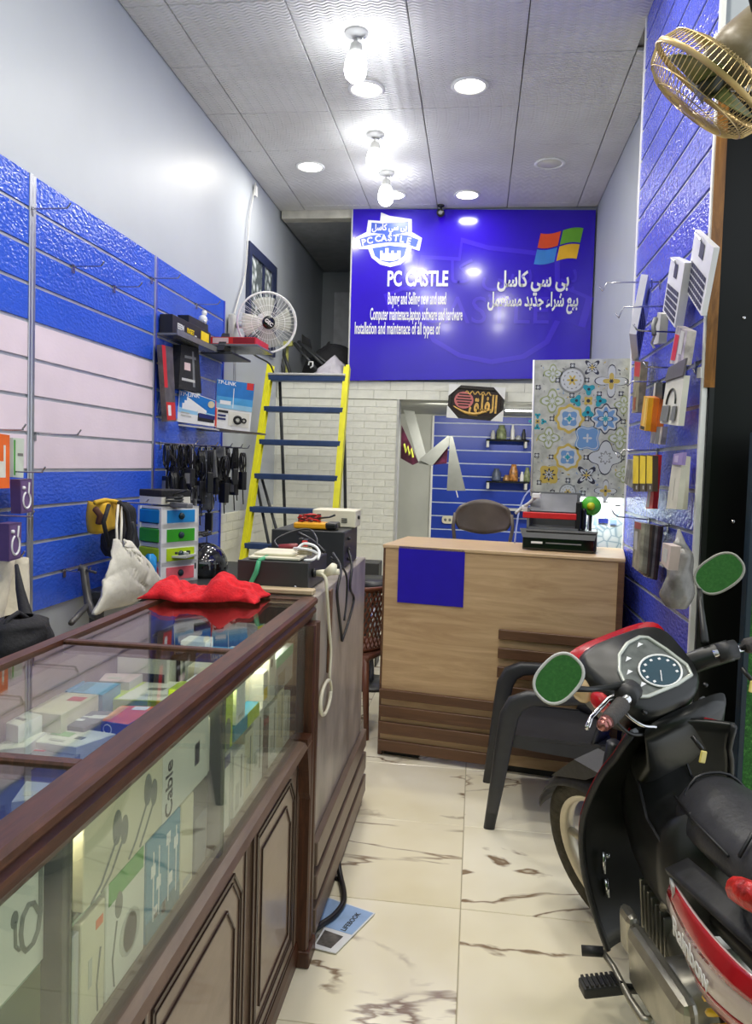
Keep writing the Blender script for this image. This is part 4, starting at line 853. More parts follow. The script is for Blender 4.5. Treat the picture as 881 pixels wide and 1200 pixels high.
wall_shelf('lower black shelf with amber ornament in the alcove', 570, 620, 563, [('amber_ornament','amber and grey ornament on the lower shelf','ornament',602,.10,.19,mat('amber_glaze',(176,120,60),.3,var=.4,scale=30)),('grey_figurine','faint grey figurine at the left of the lower shelf','ornament',582,.10,.14,mat('slate_glaze',(86,96,118),.4,var=.2)),('brass_pot','low brass-coloured pot on the lower shelf','pot',594,.08,.07,mat('brass_glaze',(170,130,84),.35,.4)),('white_vial','white small bottle at the right of the lower shelf','bottle',612,.045,.11,WHITE),('olive_flask','olive flask at the end of the lower shelf','bottle',618,.07,.16,mat('olive_glaze',(0,0,0)))])
t = thing('long_shelf', 'long pale empty shelf low on the alcove slatwall', 'shelf', (.1,8.85,.9))
p0, p1 = at(567,594,Y=8.88), at(618,597,Y=8.88)
obj('board', B().box(p0.x, p1.x, 8.70, 8.895, p0.z-.025, p0.z, bev=.003), LGREY, t); obj('bracket', B().box(p0.x+.03, p0.x+.06, 8.75, 8.895, p0.z-.07, p0.z-.025), GREY, t)
c_ = at(525,609,Y=8.895)
t = thing('wall_socket', 'cream double wall socket on the blue alcove slats', 'socket', c_)
obj('plate', B().prism([(c_.x+.065*math.copysign(abs(math.cos(k*PI/12))**.6, math.cos(k*PI/12)), c_.z+.045*math.copysign(abs(math.sin(k*PI/12))**.6, math.sin(k*PI/12))) for k in range(24)], .02, Matrix.Translation((0,8.898,0)) @ Matrix.Rotation(PI/2,4,'X')), CREAM, t)
for dx in (-.025,.025): obj('outlet', B().tube([(c_.x+dx,8.879,c_.z),(c_.x+dx,8.874,c_.z)], .016, 12), GREY, t)
t = thing('light_chain', 'row of small white beads made to glow under the mezzanine edge', 'lights', (.4,7.3,2.0))
for k in range(14): obj('bead', B().ball(at(593.5+2.4*k, 481+.05*k, Y=7.25), .011, None, 5), emitter('bead_glow', (1,.98,.92), 5) if k == 0 else bpy.data.materials['bead_glow'], t)
obj('string', B().tube([at(592,481,Y=7.25), at(628,482,Y=7.25)], .003, 5), LGREY, t)
for k, x in enumerate((-.25,.45)):  # area lights added along the underside to brighten the alcove
    ld_ = bpy.data.lights.new('alcove_fill_light', 'AREA'); ld_.shape = 'RECTANGLE'; ld_.size = .5; ld_.size_y = .03; ld_.energy = 9; ld_.color = (1,.97,.9)
    lo = link('alcove_fill_light', ld_, t); lo.location = V((x,7.32,2.06))-V((.4,7.3,2.0)); lo.rotation_euler = (math.radians(35),0,0)
obj('rail', B().box(at(592,478,Y=7.27).x, .9, 7.26, 7.28, 2.04, 2.072), LGREY, t)
# ------------------------------------------------------------------ loft, ladder, wall fan
t = thing('step_ladder', 'yellow step ladder with blue-grey treads against the loft edge', 'ladder', (-1.38,5.6,0))
TL, BLf, TR, BRt = V((-1.735,6.27,2.27)), V((-1.735,5.32,0)), V((-1.075,6.27,2.27)), V((-1.02,5.32,0))
def bar(b, p, q, w, d):                           # rectangular bar, w along x
    p, q = V(p), V(q); dr = (q-p).normalized(); sx = V((1,0,0)); sx = (sx-dr*sx.dot(dr)).normalized(); sy = dr.cross(sx)
    f = lambda c: [c-sx*w/2-sy*d/2, c+sx*w/2-sy*d/2, c+sx*w/2+sy*d/2, c-sx*w/2+sy*d/2]
    return b.hexa(f(p)+f(q))
for a, b_, s in ((TL, BLf, 1), (TR, BRt, -1)):
    r_ = obj('side_rail', bar(B(), a, b_, .028, .075), YEL_LAD, t)
    obj('rail_flange', bar(bar(B(), a+V((.018*s,-.03,0)), b_+V((.018*s,-.03,0)), .03, .006), a+V((.018*s,.03,0)), b_+V((.018*s,.03,0)), .03, .006), YEL_LAD, r_)
for k, z in enumerate((2.185, 1.925, 1.655, 1.385, 1.13, .86, .58, .30)):
    f = z/2.27; l, r_ = BLf.lerp(TL, f), BRt.lerp(TR, f)
    td = obj('tread', B().box(l.x+.01, r_.x-.01, l.y-.05, l.y+.06, z-.045, z, bev=.006), TREAD, t)
    if k == 0: obj('top_plate', B().box(l.x+.01, r_.x-.01, l.y-.055, l.y+.12, z+.001, z+.02, bev=.004), LGREY, td)
for x in (-1.66,-1.12): obj('rear_leg', B().tube([(x,6.32,2.15),(x,6.85,0)], .014, 8), DGREY, t)
for p in (BLf, BRt): obj('rubber_foot', B().box(p.x-.03, p.x+.03, p.y-.05, p.y+.05, 0, .035, bev=.006), BLACK, t)
t = thing('dark_pole', 'two dark poles leaning behind the ladder', 'pole', (-1.55,5.7,0)); t['label'] = 'pair of thin dark poles leaning behind the lowest ladder treads'
obj('pole', B().tube([at(300,560,Y=6.0), at(318,650,Y=5.6)], .012, 8).tube([at(306,556,Y=6.0), at(330,640,Y=5.6)], .012, 8), DGREY, t)
# wall fan
fc = at(313.5, 378, Y=5.45); hub = at(319, 384, Y=5.36)
ax = V((.42,-.88,-.16)).normalized(); bx, by, _ = basis(ax); FMt = Matrix((bx, by, ax)).transposed().to_4x4(); FMt.translation = fc
t = thing('wall_fan', 'white round wall fan with a black centre cap over the ladder', 'fan', (XL, 5.6, 2.45))
R_ = .212
obj('guard_ring', B().ring(R_, .007, FMt, 44, 8).ring(R_*.985, .004, FMt @ Matrix.Translation((0,0,-.03)), 44, 6), WHITE, t)
gb = B()
for k in range(44):
    a = 2*PI*k/44; c, s = math.cos(a), math.sin(a)
    gb.tube([FMt @ V((r*c, r*s, z)) for r, z in ((.045,.062),(.10,.058),(.16,.042),(.195,.02),(R_,0))], .0013, 4)
    if k % 2 == 0: gb.tube([FMt @ V((r*c, r*s, z)) for r, z in ((R_,-.03),(.19,-.055),(.12,-.085),(.05,-.09))], .0013, 4)
for rr, z in ((.075,.06),(.12,.054)): gb.ring(rr, .0016, FMt @ Matrix.Translation((0,0,z)), 32, 4)
obj('wire_guard', gb, WHITE, t)
hb = obj('centre_cap', B().lathe([(.001,.074),(.030,.074),(.044,.070),(.047,.06),(.047,.055)], FMt, 22), BLACKG, t)
up = FMt.to_3x3().inverted() @ V((0,0,1)); ang = math.atan2(up.y, up.x)-PI/2
text('cap_letters', 'GEC', .034, FMt @ Matrix.Rotation(ang-.62, 4, 'Z') @ Matrix.Translation((0,0,.0755)), PRINT_W, hb, .03, 1)
BLD = mat('fan_blade', (214,216,204), .3, alpha=.55, var=0)
for k in range(4):
    def blade(u, v, k=k):
        r = .03+.15*u; a = 2*PI*k/4 + (v-.5)*1.15*(1-.15*u) + .2*u
        return FMt @ V((r*math.cos(a), r*math.sin(a), -.012+.036*(v-.5)))
    obj('blade', B().sheet(blade, 6, 6, .002), BLD, t)
obj('motor', B().lathe([(.001,-.16),(.05,-.155),(.068,-.12),(.068,-.08),(.03,-.06),(.012,-.02),(.012,.04)], FMt, 20), WHITE, t)
wb = V((XL, 5.62, 2.47))
obj('wall_bracket', B().box(XL-.004, XL+.04, 5.56, 5.68, 2.36, 2.56, bev=.01).tube([wb+V((.03,0,.02)), wb+V((.12,-.05,.0)), FMt @ V((0,.0,-.13))], .022, 10), LGREY, t)
for dy in (0, .035): obj('pull_cord', B().wire([wb+V((.05,-.06+dy,-.1)), wb+V((.06,-.09+dy,-.30)), wb+V((.06,-.09+dy,-.50))], .004, 5), LGREY, t)
obj('power_cord', B().wire([wb+V((.1,.1,-.15)), at(302,418,Y=6.0), at(316,426,Y=6.1), at(322,438,Y=6.2), at(328,444,Y=6.25)], .007, 6), DGREY, t)
t = thing('ceiling_wire', 'thin grey wire hanging down the left wall from the ceiling', 'wire', (XL+.004,5.9,3.7))
obj('wire', B().wire([at(300,214,X=XL+.006), at(296,236,X=XL+.006), at(292,262,X=XL+.006), at(288,320,X=XL+.006), at(280,350,X=XL+.006), at(275,368,X=XL+.01)], .006, 5), LGREY, t)
obj('clip', B().box(XL-.01, XL+.01, 6.15, 6.2, 3.62, 3.7), WHITE, t)
# things piled on the loft floor
t = thing('wrapped_bundle', 'heap of dark folded chairs and cloth at the loft edge', 'bundle', (-1.5,7.4,2.24))
def lump(u, v):
    a = 2*PI*u; e = PI/2*v; n = 1+.22*NZ.noise(V((math.cos(a)*1.6, math.sin(a)*1.6, v*2+3)))
    return (-1.46+.30*math.cos(a)*math.cos(e)*n, 7.42+.2*math.sin(a)*math.cos(e)*n, 2.241+.38*math.sin(e)*n)
obj('cloth', B().sheet(lump, 24, 10, 0), SOFTB, t)
for (xa, ya), (xb, yb) in (((328,412),(334,440)),((331,410),(341,438)),((345,402),(372,434)),((350,400),(388,436)),((356,404),(396,436))): obj('frame_bar', B().tube([at(xa,ya,Y=7.25), at(xb,yb,Y=7.16)], .016, 6), DGREY, t)
t = thing('white_bag_on_loft', 'crumpled white plastic bag at the loft edge', 'bag', (-1.35,7.12,2.262)); t.name = 'plastic_bag'
def wbag(u, v):
    a = 2*PI*u; n = 1+.35*NZ.noise(V((math.cos(a)*2, math.sin(a)*2, v*4)))
    r = (.14*(1-.75*v**1.5))*n
    return (-1.40+r*math.cos(a)*1.25, 7.16+r*.6*math.sin(a), 2.264+.19*v*(1+.2*math.cos(a)))
obj('body', B().sheet(wbag, 24, 10, 0), mat('thin_white_plastic', (206,202,212), .4, bump=.5, bscale=25), t)
obj('handle', B().tube([at(362,428,Y=7.14), at(363,424,Y=7.14), at(367,424,Y=7.14), at(367,429,Y=7.14), at(364,431,Y=7.14)], .008, 6), WHITE, t)
t = thing('black_panel', 'black upright panel leaning in the loft, left of the white door', 'panel', (-1.5,7.9,2.24)); t.name = 'upright_panel'
obj('board', B().slab([at(355,418,Y=7.9), at(368,418,Y=7.9), at(364,398,Y=7.9), at(355,392,Y=7.9)], .03), BLACK, t)
t = thing('upright_panel', 'black slanted panel in the loft beside the banner edge', 'panel', (-1.22,7.5,2.24))
obj('board', B().slab([at(393,430,Y=7.4), at(412,430,Y=7.4), at(410,413,Y=7.4), at(395,406,Y=7.4)], .03), BLACK, t)
t = obj('brown_carton', B().box(-1.17+.0-.19, -1.18, 7.75, 7.95, 2.241, 2.345, bev=.004), mat('dull_brown_card', (78,66,60), .6)); tag(t, 'dull brown carton on the loft floor beside the banner', 'box')
t = thing('tape_roll', 'yellow-green strip hung under the wall fan', 'strip', (-1.5,7.3,2.4)); t['label'] = 'pale yellow-green folded strip on the loft behind the wall fan'; t.name = 'folded_strip'
obj('strip', B().slab([at(333,407,Y=7.3), at(344,406,Y=7.3), at(344,400,Y=7.3), at(333,401,Y=7.3)], .05), mat('pale_lime_card', (190,190,104), .5), t)
obj('hanging_end', B().slab([at(335,440,Y=7.32), at(338,440,Y=7.32), at(339,407,Y=7.32), at(336,407,Y=7.32)], .01), mat('pale_lime_card', (0,0,0)), t)
# ------------------------------------------------------------------ goods hung on the slatwalls
def hook(label, x, y, z, ln, side, group):       # wire peg out of a slat groove with an upturned tip
    t = thing('display_hook', label, 'hook', (x, y, z), group)
    d = V((side,0,0)); p = V((x,y,z))
    obj('wire', B().wire([p-d*.008, p+d*(ln-.02), p+d*ln+V((0,0,.006)), p+d*(ln+.012)+V((0,0,.022))], .0032, 6), STEEL, t)
    obj('back_clip', B().box(min(x,x+side*.006), max(x,x+side*.006), y-.012, y+.012, z-.03, z+.008), STEEL, t)
    return t
def quadbox(name, label, cat, P, th, body, art=(), words=(), group=None, back=True):
    # P: bottom-left, bottom-right, top-right, top-left of the printed face; the body runs backwards
    P = [V(p) for p in P]; n = (P[1]-P[0]).cross(P[3]-P[0]).normalized(); c = sum(P, V())/4
    t = thing(name, label, cat, c, group)
    obj('carton', B().slab(P, -th), body, t)
    A = lambda a, c_: P[0]*(1-a)*(1-c_)+P[1]*a*(1-c_)+P[2]*a*c_+P[3]*(1-a)*c_
    if art:
        ms, b = [], B()
        for k, (m_, a0, c0, a1, c1) in enumerate(art):
            if m_ not in ms: ms.append(m_)
            b.m = ms.index(m_); l = n*(.0005+.00025*k); b.slab([A(a0,c0)+l, A(a1,c0)+l, A(a1,c1)+l, A(a0,c1)+l], .0004)
        obj('printed_art', b, ms, t)
    for s, sz, a, c_, m_ in words: text('printed_words', s, sz, frame(A(a,c_)+n*(.0015+.00025*len(art)), P[1]-P[0], P[3]-P[0]), m_, t, .015, 1, 'CENTER', .0003)
    return t, A, n
PX = lambda X, *q: [at(x, y, X=X) for x, y in q]
PY = lambda Y, *q: [at(x, y, Y=Y) for x, y in q]
GH = 'wire hooks on the left slatwalls'
for (x, y, z, ln, lab) in [(XL,3.02,2.49,.16,'bare hook at the top of the first white upright'),(XL,3.35,2.34,.14,'bare hook on the upper blue slats, nearer one'),(XL,3.75,2.34,.14,'bare hook on the upper blue slats, second one'),(XL,4.20,2.49,.16,'bare hook at the top of the second upright'),(XL,3.05,1.567,.20,'bare hook across the white upright beside the pink slats'),(XL,2.62,1.567,.22,'hook holding the orange pack'),(XL,2.75,1.412,.22,'hook holding the upper purple earphone boxes'),(XL,2.58,1.256,.28,'hook holding the lower purple earphone boxes'),(XL,2.62,1.104,.22,'hook holding the beige cloth bag'),(XL,3.62,1.256,.25,'hook holding the yellow and black backpack'),(XL,3.30,.952,.12,'bare hook low on the blue slats behind the white bag'),(XL,4.9,2.49,.15,'hook above the black component box shelf')]: hook(lab, x, y, z, ln, 1, GH)
quadbox('hanging_pack', 'orange and white pack hung at the left edge of the photo', 'pack', PX(-1.70,(-14,573),(12,572),(12,510),(-14,506)), .03, ORANGE, [(CARTON,.3,.2,.8,.8),(ORANGE,.4,.5,.7,.95)])
quadbox('hanging_pack', 'pale green and white pack hung beside the orange pack', 'pack', PX(-1.75,(16,559),(28,560),(29,514),(16,513)), .03, mat('pale_mint_card', (206,216,200), .5), [(GREEN,.05,.05,.2,.95),(GP,.4,.55,.9,.62)])
for k in range(3):
    t, A, n = quadbox('earphone_box', ['outermost purple earphone box of the upper hook','middle purple earphone box of the upper hook','innermost purple earphone box of the upper hook'][k], 'box', PX(-1.68-.045*k,(25,602),(38,600),(38,561),(24,562)), .04, PURPLE, [(mat('plum_print',(110,84,132),.4),.05,.05,.95,.95)], (), 'purple earphone boxes on the upper hook')
    if k == 0: obj('earphone_print', B().tube([A(.5+.32*math.cos(q_), .38+.24*math.sin(q_))+n*.002 for q_ in [PI*.6+j*.42 for j in range(14)]]+[A(.72,.9)+n*.002], .0045, 5).ball(A(.25,.75)+n*.002, .008, None, 5), PRINT_W, t)
for k in range(3):
    t, A, n = quadbox('earphone_box', ['outermost purple earphone box of the lower hook','middle purple earphone box of the lower hook','innermost purple earphone box of the lower hook'][k], 'box', PX(-1.60-.055*k,(11,658),(25,654),(26,612),(11,614)), .05, PURPLE, [(mat('plum_print',(0,0,0)),.05,.05,.95,.95)], (), 'purple earphone boxes on the lower hook')
    if k == 0: obj('earphone_print', B().tube([A(.5+.32*math.cos(q_), .40+.26*math.sin(q_))+n*.002 for q_ in [PI*.6+j*.42 for j in range(14)]]+[A(.72,.92)+n*.002], .0045, 5).ball(A(.25,.78)+n*.002, .008, None, 5), PRINT_W, t)
t = thing('cloth_bag', 'beige cloth bag hanging in creases at the left edge', 'bag', (-1.7,2.62,1.1))
def bb(u, v):
    p0, p1 = at(-8+27*u, 652+2*u, X=-1.72), at(-25+52*u, 775-16*u, X=-1.66); p = p0.lerp(p1, v)
    return p+V((.03*math.sin(u*9+v*2)+.03*math.sin(PI*u), 0, 0))
obj('body', B().sheet(bb, 22, 12, .02), BEIGE, t); obj('loop', B().tube([at(2,652,X=-1.7), at(6,645,X=-1.72), at(12,652,X=-1.7)], .006, 6), BEIGE, t)
def pouch(nm, lab, cat, cen, size, m_, seed, loc=None, taper=.4, fold=.12, parent=None, part='body'):
    def f(u, v):
        a = 2*PI*u; n = 1+fold*2.2*NZ.noise(V((math.cos(a)*1.3+seed, math.sin(a)*1.3, v*2.6)))+fold*.8*NZ.noise(V((math.cos(a)*4, math.sin(a)*4+seed, v*5)))
        w_ = (1-taper*v)*(.55+.45*math.sin(min(1, v*4+.15)*PI/2))*(1 if v < .9 else 1-.5*(v-.9)/.1)
        return (cen[0]+size[0]*.5*w_*n*math.cos(a), cen[1]+size[1]*.5*w_*n*math.sin(a), cen[2]+size[2]*v)
    t = parent or thing(nm, lab, cat, cen)
    b = B().sheet(f, 28, 16, 0); obj(part, b, m_, t); return t
p = at(22,770,X=-1.42)
t = pouch('hand_bag', 'small black bag hung low by a long black strap', 'bag', (p.x, p.y, p.z-.02), (.22,.26,.15), SOFTB, 2.0, None, .3)
obj('strap', B().tube([at(20,662,X=-1.55), at(24,690,X=-1.5), at(32,725,X=-1.44), at(30,735,X=-1.42)], [.006,.014,.022,.02], 6).tube([at(3,742,X=-1.42), at(10,726,X=-1.42), at(22,718,X=-1.42), at(38,728,X=-1.42), at(46,742,X=-1.42)], .008, 6), SOFTB, t)
# backpack
t = thing('backpack', 'yellow and black backpack hanging on the middle slatwall panel', 'bag', (XL,3.62,1.25))
c0 = at(126,612,X=-1.74)
pouch('', '', '', (c0.x+.02, c0.y+.09, 1.0), (.16,.26,.26), SOFTB, 5.0, None, .25, .08, t, 'body')
YB = mat('bag_yellow', (226,180,40), .6, var=.1)
obj('yellow_flap', B().sheet(lambda u, v: at(108+26*u-2*math.sin(v*3), 588+34*v+2*math.sin(u*5), X=-1.72+.05*math.sin(PI*u)), 10, 8, .02), YB, t)
obj('yellow_trim', B().tube([at(112,589,X=-1.66), at(124,586,X=-1.66), at(136,588,X=-1.66), at(142,592,X=-1.66)], .011, 6), YB, t)
obj('dark_pocket', B().tube([at(112,596,X=-1.66), at(118,604,X=-1.65), at(116,614,X=-1.65)], .014, 6), mat('maroon_cloth', (92,56,40), .8), t)
obj('strap', B().tube([at(140,588,X=-1.62), at(149,600,X=-1.6), at(152,620,X=-1.6), at(148,642,X=-1.6)], .012, 6).tube([at(128,592,X=-1.62), at(122,612,X=-1.6), at(128,640,X=-1.62)], .010, 6), SOFTB, t)
# white carrier bag
t = thing('carrier_bag', 'white plastic carrier bag hanging beyond the glass counter', 'bag', (-1.6,3.0,.8))
def cb(u, v, o=0):
    l, r = at(137-30*v**.9, 635+85*v, X=-1.55), at(146+38*min(1, v*1.25), 637+42*min(1, v*1.25)+30*max(0, v-.75), X=-1.50)
    p = l.lerp(r, u); return p+V((.06*math.sin(PI*u)*math.sin(PI*min(1, v*.8+.1))+.03*abs(NZ.noise(V((u*3+v*1.5, v*2, 1))))-.012*abs(NZ.noise(V((u*8-v*4, v*4, 3)))), 0, .006*math.sin(u*9)))
obj('body', B().sheet(cb, 30, 24, .02), mat('bag_white', (228,224,208), .45, var=.05, bump=.5, bscale=18), t)
obj('handle', B().tube([at(138,638,X=-1.54), at(137,615,X=-1.58), at(139,592,X=-1.62), at(142,590,X=-1.62), at(143,612,X=-1.58), at(142,638,X=-1.54)], .006, 6), mat('bag_white', (0,0,0)), t)
obj('hook', B().tube([at(156,612,X=-1.5), at(158,622,X=-1.5), at(156,640,X=-1.5), at(153,646,X=-1.5)], .007, 6), DGREY, t)
# bent frame and rattan chairs behind the counter
t = thing('bent_frame', 'dark grey bent tube frame leaning on the lowest blue slats', 'frame', (-1.7,3.3,.8))
obj('tube', B().tube([at(93,665,X=-1.72), at(99,667,X=-1.70), at(101,685,X=-1.68), at(104,706,X=-1.66), at(109,720,X=-1.6), at(116,724,X=-1.55)], .018, 8).tube([at(105,708,X=-1.66), at(96,717,X=-1.62), at(84,730,X=-1.55)], .012, 8).tube([at(102,668,X=-1.68), at(113,671,X=-1.62)], .006, 6), mat('worn_grey_tube', (86,84,82), .4, .3, var=.15), t)
def rattan_back(nm, lab, org_M, loc):
    t = thing(nm, lab, 'chair', M=org_M, group=None)
    W, D, H = .42, .40, .80
    # perforated curved back: lattice of tubes
    b = B(); N = 15
    def bp(a, v): 
        an = (a-.5)*1.9; return V((.24*math.sin(an), .20*math.cos(an)+.03*v-.02, .46+.34*v))
    for k in range(-6, N+1):
        for s in (1, -1):
            pts = [(k+s*j*.5 if s > 0 else k+6-j*.5, j/12) for j in range(13)]
            pts = [(a/N, v) for a, v in pts if 0 <= a/N <= 1]
            if len(pts) > 2: b.tube([bp(a, v) for a, v in pts], .0055, 4)
    obj('lattice_back', b, BROWNP, t, True)
    obj('back_rim', B().tube([bp(i/16, 1.0) for i in range(17)], .013, 8).tube([bp(0, 1-i/8) for i in range(9)], .014, 6).tube([bp(1, 1-i/8) for i in range(9)], .014, 6).tube([bp(i/16, .0) for i in range(17)], .010, 6), BROWNP, t, True)
    obj('seat', B().box(-.22, .22, -.20, .20, .42, .45, bev=.012), BROWNP, t, True)
    for x in (-.2,.2):
        for y in (-.19,.17): obj('leg', B().tube([(x,y,.44),(x*1.12,y*1.2,0)], [.022,.014], 8), BROWNP, t, True)
    return t
rattan_back('rattan_chair', 'brown woven plastic chair between the grey counter and the desk', Matrix.Translation((-.66,4.33,0)) @ Matrix.Rotation(-1.9, 4, 'Z'), None)
rattan_back('rattan_chair', 'brown woven chair top showing behind the glass counter', Matrix.Translation((-1.33,2.42,0)) @ Matrix.Rotation(.35, 4, 'Z'), None)
t = thing('black_stool', 'small black padded seat behind the grey counter', 'stool', (-.75,4.8,0))
obj('cushion', B().lathe([(.001,.72),(.15,.72),(.17,.70),(.17,.66),(.15,.64),(.001,.64)], Matrix.Translation((-.66,5.1,0)), 20), BLACK, t)
obj('column', B().tube([(-.66,5.1,0),(-.66,5.1,.65)], .02, 8), CHROME, t); obj('base', B().lathe([(.001,.03),(.18,.02),(.19,0)], Matrix.Translation((-.66,5.1,0)), 18), BLACK, t)
c_ = at(436,662,Y=5.6)
t = obj('storage_tin', B().box(c_.x-.10, c_.x+.06, 5.55, 5.75, 0, c_.z+.02, bev=.004), mat('dark_tin', (62,62,60), .5)); tag(t, 'dark tall bin with a rimmed top behind the woven chair', 'bin')
# ------------------------------------------------------------------ shelf goods on the third panel
t = thing('acrylic_shelf', 'grey shelf carrying the black component box on the third slatwall', 'shelf', (-1.8,4.6,2.2))
P4 = [at(194,374,X=-1.77)]
zS = P4[0].z
obj('board', B().box(XL, -1.74, 4.29, 4.98, zS-.07, zS-.058), mat('smoky_acrylic', (110,112,116), .25), t); obj('lip', B().box(-1.742, -1.737, 4.29, 4.98, zS-.07, zS-.035), mat('smoky_acrylic', (0,0,0)), t)
cy0, cy1 = 4.30, 4.94
t = thing('component_box', 'long black component box with yellow and white lettering', 'box', (-1.8,4.6,zS-.055))
obj('carton', B().box(-1.85, -1.77, cy0, cy1, zS-.056, zS+.05, bev=.002), mat('black_card', (30,28,26), .4), t)
KM = Matrix(((0,0,1,-1.7685),(1,0,0,0),(0,1,0,0),(0,0,0,1)))
obj('printed_art', B().box(-1.77, -1.768, cy0+.46, cy0+.60, zS-.03, zS+.035), YELLOW, t)
text('printed_words', 'EEEN', .045, KM @ Matrix.Translation((cy0+.12, zS-.005, 0)), PRINT_W, t, .02, 1); text('printed_words', 'IUGET', .042, KM @ Matrix.Translation((cy0+.28, zS-.005, 0)), YELLOW, t, .02, 1); text('printed_words', '80', .03, KM @ Matrix.Translation((cy0+.365, zS-.025, 0)), PRINT_W, t, .02, 1)
quadbox('product_box', 'black box lying on top of the component box', 'box', [(-1.775,4.56,zS+.051),(-1.775,4.90,zS+.051),(-1.775,4.90,zS+.095),(-1.775,4.56,zS+.095)], .07, BLACK)
t = thing('toy_ornament', 'small white trinket with a black wedge on the component boxes', 'ornament', (-1.75,5.0,zS+.03))
obj('trinket', B().ball((-1.80,4.87,zS+.125), .03, None, 6).ball((-1.80,4.89,zS+.17), .02, None, 5).tube([(-1.80,4.87,zS+.13),(-1.77,4.84,zS+.10)], .01, 5), WHITE, t); obj('wedge', B().prism([(0,0),(.16,0),(.12,.13)], .05, Matrix(((0,0,1,-1.74),(1,0,0,4.96),(0,1,0,zS-.056),(0,0,0,1)))), BLACK, t)
t = thing('acrylic_shelf', 'dark shelf beyond the component box, jutting out past the panel end', 'shelf', (-1.7,5.1,2.25))
q_ = [at(225,392,X=-1.80), at(232,384,X=-1.70), at(270,393,X=-1.62), at(266,398,X=-1.80)]
obj('board', B().box(XL, -1.64, 5.0, 5.42, 2.185, 2.20, bev=.002), DGREY, t)
t = thing('acrylic_shelf', 'far shelf carrying the flat red box', 'shelf', (-1.6,5.2,2.2))
obj('board', B().box(XL, -1.47, 5.0, 5.40, 2.238, 2.252, bev=.002), mat('smoky_acrylic', (0,0,0)), t)
quadbox('product_box', 'flat red box lying on the far shelf under the wall fan', 'box', [(-1.80,5.02,2.254),(-1.49,5.02,2.254),(-1.49,5.02,2.300),(-1.80,5.02,2.300)], .32, PRINT_R, [(mat('dark_red_print',(140,20,30),.4),.5,.1,.98,.9),(mat('pale_pink_print',(0,0,0)),.05,.1,.4,.9)])
quadbox('hanging_pack', 'long red and black blister pack hung on the third panel', 'pack', PX(-1.80,(196,494),(207,494),(203,407),(190,404)), .03, mat('grey_blister', (92,86,86), .35, var=.2, scale=20), [(PRINT_R,.0,.45,.32,1),(PRINT_R,.05,.02,.95,.26),(PRINT_W,.2,.08,.5,.22)])
quadbox('hanging_pack', 'clear bag of black cables hung beside the red blister pack', 'pack', PX(-1.80,(210,455),(237,461),(233,408),(213,404)), .05, SOFTB, [(mat('pale_pink_print',(0,0,0)),.2,.45,.5,.62),(GREY,.6,.1,.7,.9),(LGREY,.1,.2,.7,.26),(GREY,.2,.72,.8,.78)])
P = [at(208,494,Y=4.62), at(253,500,Y=4.78), at(254,470,Y=4.78), at(211,455,Y=4.62)]
def router_art(A, n, t, small):
    b = B()
    return b
t, A, n = quadbox('router_box', 'small sky-blue and white router box tilted on the slatwall', 'box', P, .05, WHITE, [(mat('sky_print',(30,120,200),.35),.02,.45,.98,.98),(mat('pale_sky_print',(150,200,230),.35),.02,.30,.98,.45),(PRINT_W,.1,.42,.5,.6),(PRINT_W,.15,.55,.4,.7),(PRINT_K,.52,.12,.95,.38),(NAVY,.55,.25,.97,.40),(PRINT_R,.975,.02,1,1),(GP2,.08,.2,.35,.24),(GP2,.08,.3,.3,.33)], [('TP-LINK',.036,.27,.90,PRINT_W)])
obj('round_badge', B().prism([(.022*math.cos(k*PI/8), .022*math.sin(k*PI/8)) for k in range(16)], .001, frame(A(.86,.80)+n*.004, P[1]-P[0], P[3]-P[0])), mat('badge_gold', (214,204,170), .4), t)
quadbox('product_box', 'thin teal and white card standing behind the small router box', 'box', PY(4.80,(215,462),(235,468),(235,461),(215,456)), .01, TEAL, [(PRINT_W,.55,.1,1,.95)])
P = [at(253,501,Y=4.95), at(293,507,Y=5.05), at(299,450,Y=5.05), at(255,444,Y=4.95)]
t, A, n = quadbox('router_box', 'large blue and white wireless adapter box past the panel end', 'box', P, .07, WHITE, [(mat('sky_print',(0,0,0)),.0,.66,1,1),(mat('mid_sky_print',(70,160,220),.35),.0,.52,1,.66),(mat('pale_sky_print',(0,0,0)),.0,.42,1,.52),(PRINT_R,.80,.86,.98,1),(PRINT_W,.45,.45,.47,.85),(PRINT_W,.1,.5,.4,.58),(CARTON,.35,.08,.95,.38),(PRINT_K,.05,.33,.34,.38),(NAVY,.05,.25,.28,.29),(NAVY,.05,.18,.28,.22),(mat('salmon_edge',(226,110,84),.4),.0,.0,.03,.4)], [('TP-LINK',.034,.26,.94,PRINT_W)])
for a, r in ((.62,.022),(.80,.013)): obj('adapter_picture', B().ring(r, r*.4, frame(A(a,.22)+n*.006, P[1]-P[0], P[3]-P[0]), 16, 6), PRINT_K, t)
p = A(.2,-.01)
t = thing('acrylic_shelf', 'dark ledge holding up the large wireless adapter box', 'shelf', p)
obj('board', B().slab([P[0]+V((-.08,-.03,-.012)), P[1]+V((.08,-.03,-.012)), P[1]+V((.08,.12,-.012)), P[0]+V((-.30,.12,-.012))], .012), mat('brown_acrylic', (82,72,66), .35), t)
t = thing('acrylic_shelf', 'clear ledge under the small router box', 'shelf', (-1.75,4.7,1.68))
q_ = [at(207,495,Y=4.60), at(254,502,Y=4.76)]
obj('board', B().slab([q_[0]+V((-.06,0,-.012)), q_[1]+V((0,0,-.012)), q_[1]+V((-.02,.12,-.012)), q_[0]+V((-.06,.12,-.012))], .010), LGREY, t)
